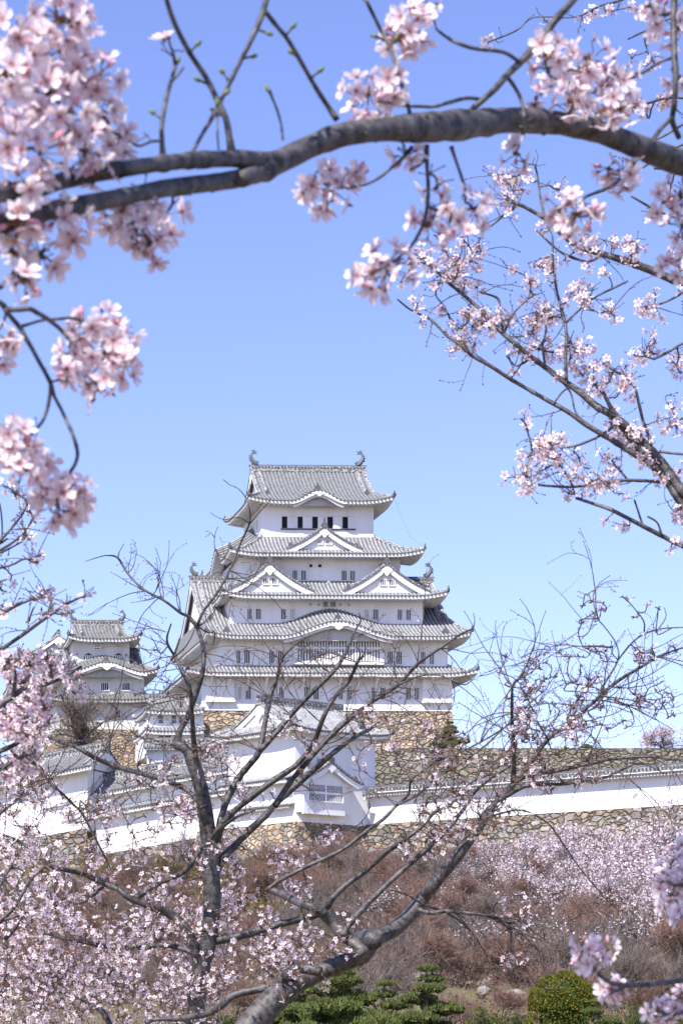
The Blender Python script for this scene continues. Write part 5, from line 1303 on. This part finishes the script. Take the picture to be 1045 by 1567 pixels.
topC = [(90,28,52,13),(62,92,52,12),(28,150,48,11),(108,105,42,9),(62,232,58,13),(152,170,48,11),(150,118,42,9),(30,50,44,9),(128,228,42,8),(20,215,44,9),(180,210,34,6),(100,175,46,9),(40,285,38,7),(110,25,40,7),(10,110,40,8),(75,140,40,8),(150,265,26,4),
 (62,388,52,11),(112,350,36,7),(212,345,48,10),(252,330,36,7),(228,372,36,7),(25,340,36,7),(38,428,28,5),(20,385,40,7),(90,335,40,7),(180,330,30,6),(228,300,24,3),(258,58,14,1),
 (505,290,46,12),(480,280,28,6),(563,143,48,13),(595,130,30,7),(625,40,44,12),(612,60,34,7),(645,10,36,7),(592,412,50,16),(570,420,32,7),(690,328,52,13),(722,320,38,8),(668,290,26,4),(655,345,30,5),(882,328,46,11),(855,320,28,5),(905,330,26,4),(955,272,30,6),(930,258,20,3),(622,238,22,4),(790,236,28,6),(545,265,14,2),
 (862,105,46,12),(900,140,46,12),(945,120,40,9),(838,90,34,8),(900,90,40,9),(920,170,38,8),(875,155,36,8),(950,165,32,6),(820,150,16,2),(1012,22,40,10),(1040,45,34,6),(990,10,26,5),(1040,300,36,7),(1042,395,42,8),(1015,310,22,4),(1042,345,30,6),(1038,120,24,4)]
branch_thing('cherry_branch', 'thick grey cherry branch arching across the top of the picture with large blurred blossoms', topL, 2.55, 3.7, [(x,y,r,max(1,round(n_*.85))) for x,y,r,n_ in topC], True, .0185, 101, loc=(1100,262), n=9, spur_l=.012, curl=.12,
   singles=[(345,180,-.8,.5),(330,148,.7,.7),(290,80,.8,.9),(315,118,-.9,.3),(370,90,.8,.3),(340,150,-.5,.9),(385,60,.7,-.2),(355,120,-.6,.8),(440,60,.6,.7),(475,120,.6,.4),(458,90,-.6,.6),(412,138,-.5,1),(248,190,-.7,.6),(281,103,.3,1),(333,180,0,1),(360,243,.4,-1),(582,45,-.7,.3),(612,120,-.8,.4),(560,0,-.6,.8),(595,70,.5,.9)])

# ---- drooping branch at the left edge
dl = [[(-40,452,9),(0,463,9),(11,473,9),(30,474,8),(46,473,8),(60,480,8),(73,488,8),(85,497,7),(96,507,7),(106,519,6),(115,530,5)],
 [(75,489,5),(90,488,5),(102,487,5),(115,488,5),(128,494,5),(140,501,5),(153,511,4)],
 [(8,473,8),(20,488,8),(31,501,8),(40,517,8),(50,534,7),(62,556,7),(73,576,7),(80,592,7),(84,607,6),(94,626,6),(103,645,6),(113,668,6),(119,691,6),(117,706,6),(111,718,6),(100,733,6),(88,748,5)],
 [(31,500,6),(45,496,5),(58,492,5),(70,489,5)],[(78,590,6),(77,605,6),(73,626,6),(66,644,5),(57,656,5),(45,668,5),(34,676,5)],
 [(-30,450,8),(0,440,8),(12,428,7),(23,415,6),(30,400,5)],[(10,480,5),(5,495,4),(-5,510,4)]]
dc = [(160,540,48,14),(185,520,34,8),(132,500,32,7),(190,560,32,7),(105,545,20,4),(108,570,16,3),(150,592,28,5),(165,492,28,5),(25,688,44,11),(62,700,26,5),(20,660,30,6),(40,720,26,4),(90,765,44,12),(118,750,26,5),(65,745,28,5),(105,785,24,4),(8,520,26,6),(0,545,22,4)]
branch_thing('cherry_branch', 'dark thin cherry branch drooping down the left edge with blurred pink clusters', dl, 3.0, 3.9, dc, True, .0185, 102, loc=(-30,455), n=7, twr=.0014, curl=.1)

# ---- finer sprays at the left edge
ll = [[(-20,842,6),(0,828,5),(15,812,4),(28,796,4),(38,782,3),(45,762,3)],[(-20,848,5),(0,842,5),(20,830,4),(38,815,3),(52,790,3)],[(-20,852,4),(0,846,4),(14,840,3),(32,830,3)],
 [(-20,838,4),(0,832,4),(12,824,3)],[(-20,872,4),(0,869,4),(20,864,3),(36,856,3),(52,856,3)],[(-20,895,4),(0,890,3),(10,887,3)],[(-20,955,5),(0,942,5),(15,933,4),(32,924,4),(48,918,3)],
 [(-20,1004,7),(0,995,7),(20,982,6),(40,968,6),(62,952,5),(82,938,5),(100,926,4),(122,915,3)],[(62,950,4),(64,938,3),(64,930,3)],[(82,938,4),(80,926,3),(78,918,3)],[(0,770,3),(3,790,3),(4,812,3),(2,830,4)],
 [(52,930,3),(48,940,3),(45,950,4)],[(82,938,3),(95,940,3),(108,938,3)]]
lc = [(45,825,15,4),(38,815,14,3),(60,857,12,3),(17,888,10,2),(62,913,14,4),(76,903,13,3),(130,913,11,3),(100,925,12,2),(10,745,15,4),(28,755,12,3),(48,785,10,2),(40,765,12,2),(62,850,10,2),(8,935,13,3),(15,930,10,2),(76,920,10,2),(55,800,10,1),(100,940,11,2),(10,905,8,1),(0,1000,12,2),(70,940,8,1)]
branch_thing('cherry_sprig', 'fine cherry sprays with small half-open blossoms at the left edge beside the sky', ll, 7.0, 7.0, lc, False, .0165, 103, wood='twig', loc=(-20,900), n=6, twr=.0024, petal='petal_mid', spur_l=.03, bare=30, rs_=(.04,.15))

# ---- blossom mass at the left edge before the smaller keep
ml = [[(-30,1105,10),(0,1080,9),(20,1066,9),(40,1052,8),(60,1050,7),(85,1042,6),(105,1032,5),(125,1020,4)],[(20,1066,6),(24,1040,5),(22,1018,4)],[(60,1050,5),(68,1035,4),(80,1020,4)],[(-30,1160,9),(0,1150,8),(22,1140,7),(45,1128,6),(70,1125,5)],[(-30,1095,7),(0,1092,7),(25,1088,6),(50,1078,5),(80,1060,4)],[(-20,1030,5),(0,1020,5),(14,1010,4)],[(-30,1190,6),(0,1178,6),(30,1160,5),(60,1150,4)]]
random.seed(33); mc = []
for (x0, y0, x1, y1, n_) in [(0,1010,120,1060,15),(0,1050,70,1110,13),(0,1110,62,1170,14),(30,1000,130,1040,6),(0,1170,40,1200,3)]:
    for _ in range(n_): mc.append((random.uniform(x0,x1), random.uniform(y0,y1), random.uniform(14,22), random.randint(5,9)))
mc += [(25,1010,16,5),(45,1015,15,4),(75,1105,12,4)]
branch_thing('cherry_branch', 'cherry branch thick with white-pink blossoms at the left edge, before the smaller keep', ml, 7.2, 7.2, mc, False, .0185, 104, wood='bark', loc=(-25,1120), n=7, twr=.003, petal='petal_mid', spur_l=.03)

# ---- pink blossom bunches low on the left
pc = [(35,1340,30,12),(75,1330,26,9),(20,1385,28,9),(60,1385,26,9),(30,1300,24,7),(90,1350,20,6),(10,1350,24,7),(45,1415,24,6),(80,1300,18,5),(95,1375,18,4),(5,1440,24,6)]
pl_ = [[(-30,1430,9),(0,1410,8),(25,1385,6),(45,1350,5),(70,1325,4)],[(0,1410,6),(30,1400,5),(60,1388,4)],[(-20,1370,6),(0,1355,5),(25,1310,4)]]
branch_thing('cherry_branch', 'bright pink blossom bunches low at the left edge, in front of the trees', pl_, 10, 10, pc, False, .0175, 105, wood='bark', loc=(-25,1430), n=6, twr=.003, petal='petal_mid', spur_l=.03)

# ---- branches reaching in from the right (about 8 m)
rl = [
 [(1060,12,4),(1020,30,3),(985,48,3),(960,60,2.5)],[(1060,215,4),(1020,232,4),(975,262,3),(940,285,3),(900,300,2.5)],[(898,651,4),(880,630,3),(872,600,3),(850,575,3)],[(834,562,4),(830,530,3),(835,500,3),(822,470,3)],[(770,511,4),(785,480,3),(808,455,3),(812,430,3)],
 [(1120,800,22),(1070,770,20),(1045,753,18),(1030,735,16),(1017,715,15),(1000,695,14),(983,677,13),(966,660,12),(949,645,12),(930,632,11),(911,621,11),(884,598,10),(856,579,9),(834,562,8),(813,547,8),(790,528,7),(770,511,7),(750,490,6),(728,468,6),(702,446,5),(677,425,4),(665,410,3)],
 [(1120,850,14),(1080,815,13),(1045,775,12),(1027,748,11),(1009,724,10),(985,705,10),(962,690,9),(930,670,8),(898,651,8),(868,630,7),(838,613,7),(808,596,6),(779,579,6),(750,560,6),(723,545,5),(700,525,4),(685,515,4),(660,490,4),(640,480,3),(625,472,3),(608,458,2.5)],
 [(1009,722,9),(985,695,8),(960,668,8),(941,640,7),(924,604,6),(905,582,5),(890,560,4)],
 [(1100,450,16),(1060,436,15),(1030,428,13),(994,413,12),(958,400,11),(922,389,9),(898,382,8),(875,372,7),(852,352,7),(833,335,6),(812,322,6),(791,311,5),(775,305,4)],
 [(1120,850,11),(1080,845,9),(1045,836,8),(1012,820,7),(983,805,7),(958,792,6),(932,779,6),(905,770,5),(881,762,5)],
 [(1025,745,6),(1017,739,6),(990,736,5),(960,735,5),(941,736,5),(910,741,4),(877,745,4),(845,744,4),(813,741,3)],
 [(945,648,5),(925,662,4),(907,672,4),(880,682,4),(855,685,3),(830,680,3)],
 [(866,582,6),(865,545,5),(866,515,5),(864,494,5),(857,468,5),(851,443,4),(848,420,4),(845,395,4),(845,365,3),(840,350,3)],
 [(996,683,5),(990,662,5),(983,643,5),(977,618,5),(970,592,4),(955,575,4),(940,568,3),(924,557,3)],
 [(770,511,4),(765,480,4),(762,458,4),(745,450,3),(732,446,3)],[(866,493,4),(885,475,3.5),(910,455,3),(940,440,3),(960,430,3)],
 [(780,580,3.5),(795,560,3),(800,545,3)],[(720,545,4),(705,515,3.5),(692,495,3),(680,470,3),(668,455,2.5)],
 [(922,389,5),(900,400,4),(870,392,4),(850,380,3.5),(820,352,3)],[(845,620,3),(860,600,3),(875,590,3)],
 [(960,735,4),(948,720,3),(940,712,3)],[(877,745,3),(862,720,3),(848,700,3)],[(983,805,4),(975,780,3),(970,765,3)],[(1012,820,4),(1005,800,3),(990,790,3)],
 [(833,335,4),(826,300,3.5),(822,270,3),(818,252,3)],[(791,311,4),(770,330,3.5),(752,345,3),(740,352,3)],[(813,547,4),(790,560,3),(775,545,3)],
 [(740,690,2.5),(800,650,3),(806,662,3),(812,680,3)] if False else [(812,680,3),(808,665,3),(804,650,3),(796,640,2.5)],
 [(1060,345,5),(1030,332,4),(1000,320,4),(965,300,3)],[(1060,270,4),(1030,260,3),(1000,258,3)],[(1060,430,4),(1040,450,4),(1010,465,3),(985,470,3)],
 [(1070,520,5),(1045,525,4),(1020,540,4),(1000,550,3)],[(1080,640,5),(1045,640,4),(1030,650,3)],[(1060,692,5),(1045,695,4),(1015,692,4),(995,690,3)],
 [(700,70,2),(730,78,3),(760,95,3),(790,100,4),(840,85,4),(1060,20,6)] if False else [(1060,150,5),(1020,150,4),(990,158,4),(960,165,3)],
 [(920,8,3),(950,0,4),(985,-20,5)],[(1060,180,4),(1020,205,4),(1000,215,3)],
]
rc_ = []
for x, y, r, n_ in [(583,352,8,2),(535,370,6,0),(608,470,7,2),(638,385,14,5),(650,395,14,5),(660,408,14,5),(665,432,12,3),(695,402,12,3),(700,410,12,4),(720,400,14,5),(705,435,14,5),(730,440,14,5),(712,430,12,3),(735,385,12,3),(700,520,15,6),(712,530,14,6),(722,500,16,6),(735,488,15,6),(718,480,12,4),(745,495,12,4),(750,505,12,3),(775,490,14,5),(810,430,14,5),(806,460,13,4),(825,405,12,3),(820,488,16,7),(836,478,14,6),(850,485,14,5),(815,505,12,4),(825,535,13,4),(845,540,15,6),(870,530,17,7),(885,540,17,7),(898,530,15,6),(905,560,12,3),(870,555,12,4),(890,575,13,4),(912,585,14,5),(925,590,13,4),(940,575,14,5),(950,590,12,4),(960,580,12,4),(975,545,14,6),(985,540,12,4),(1000,530,12,3),(1030,555,16,7),(1040,570,14,5),(990,470,17,14),(930,475,14,5),(940,485,12,4),(885,440,12,3),(895,445,12,4),(900,445,10,2),(855,290,14,5),(770,275,14,6),(790,270,14,6),(780,295,14,5),(800,290,12,4),(760,265,12,3),(718,250,10,3),(835,238,11,3),(780,320,14,4),(895,375,16,7),(910,380,14,6),(880,372,12,4),(965,390,15,6),(975,380,12,4),(960,370,12,3),(950,360,10,3),(1025,300,14,5),(1000,330,12,3),(1035,405,12,3),(1020,395,14,4),(830,685,16,7),(820,690,14,5),(840,678,12,5),(860,672,12,5),(800,700,12,4),(800,725,14,6),(805,745,14,6),(795,735,12,4),(828,720,12,4),(885,700,14,5),(880,725,13,5),(895,740,13,5),(905,735,12,4),(920,745,12,4),(935,738,13,5),(925,695,12,5),(870,755,12,4),(797,630,11,3),(808,635,8,1),(790,625,9,2),(890,690,10,2),(975,690,14,5),(990,680,12,4),(1000,700,12,4),(985,705,12,4),(1010,660,12,3),(1035,655,14,6),(1030,625,14,5),(1040,720,14,5),(1040,790,13,5),(1005,795,9,2),(970,800,9,1),(980,770,9,1),(975,740,9,1),(960,765,8,1),(742,95,10,3),(745,65,12,4),(755,75,11,3),(770,90,9,2),(780,70,8,1),(935,28,10,3),(925,5,9,2),(1000,95,12,4),(1020,150,14,4),(985,170,13,4),(965,165,13,4),(1000,180,12,3),(880,405,12,3),(845,305,10,2),(940,655,14,5),(700,450,10,2),(685,395,12,4)]:
    rc_.append((x, y, r*1.15, max(1, int(n_*1.7))))
rc_.sort(key=lambda t: -t[2]*t[3]); rc_ = rc_[:98]
rt = branch_thing('cherry_branch', 'long cherry branches with many small sharp blossoms reaching in from the right edge', rl, 8.0, 8.0, rc_, False, .0165, 106, wood='bark', loc=(1110,820), n=8, twr=.0026, petal='petal_mid', spur_l=.03, curl=.16, rest=150, bare=110, rs_=(.06,.22))

# ---- blurred blossoms, bottom right corner
bl = [[(1100,1490,12),(1045,1500,9),(1000,1506,8),(960,1508,8),(930,1502,7),(905,1480,6),(895,1465,5)],[(960,1508,6),(945,1515,5),(935,1520,4)],[(1090,1350,8),(1050,1352,6),(1030,1355,5)],[(1090,1540,8),(1050,1548,7),(1030,1552,6)]]
bc = [(905,1462,26,6),(892,1445,18,3),(930,1452,18,3),(893,1470,16,2),(935,1512,22,7),(1025,1330,26,7),(1022,1372,26,8),(1038,1350,24,6),(1035,1300,14,3),(1022,1560,34,9),(1040,1530,26,6),(1005,1545,24,5),(1040,1400,16,3),(1012,1350,18,3)]
branch_thing('cherry_branch', 'blurred pink blossoms on a thin branch in the bottom right corner', bl, 3.0, 4.0, bc, True, .0175, 107, loc=(1090,1480), n=7, twr=.0013, curl=.1)

# lightning conductor cables of the keep
mb = MB(); pts = [frK(U(604,2.8), 2.8, z5e+.3), frK(U(612,2), 1.6, Z(790,2)), frK(U(625,2), 1.4, Z(822,2)), frK(U(648,1.2), 1.2, Z(836,1.2))]
mb.tube(pts, [.012]*4, 5); pts = [frK(U(716,-2.2), -2.2, z1e-.3), frK(U(714.5,-2.2), -2.2, Z(1080,-2)), frK(U(714,-2.2), -2.2, Z(1150,-2))]
mb.tube(pts, [.015]*3, 5); mb.build('conductor_cable', [M['bronze']], keep)
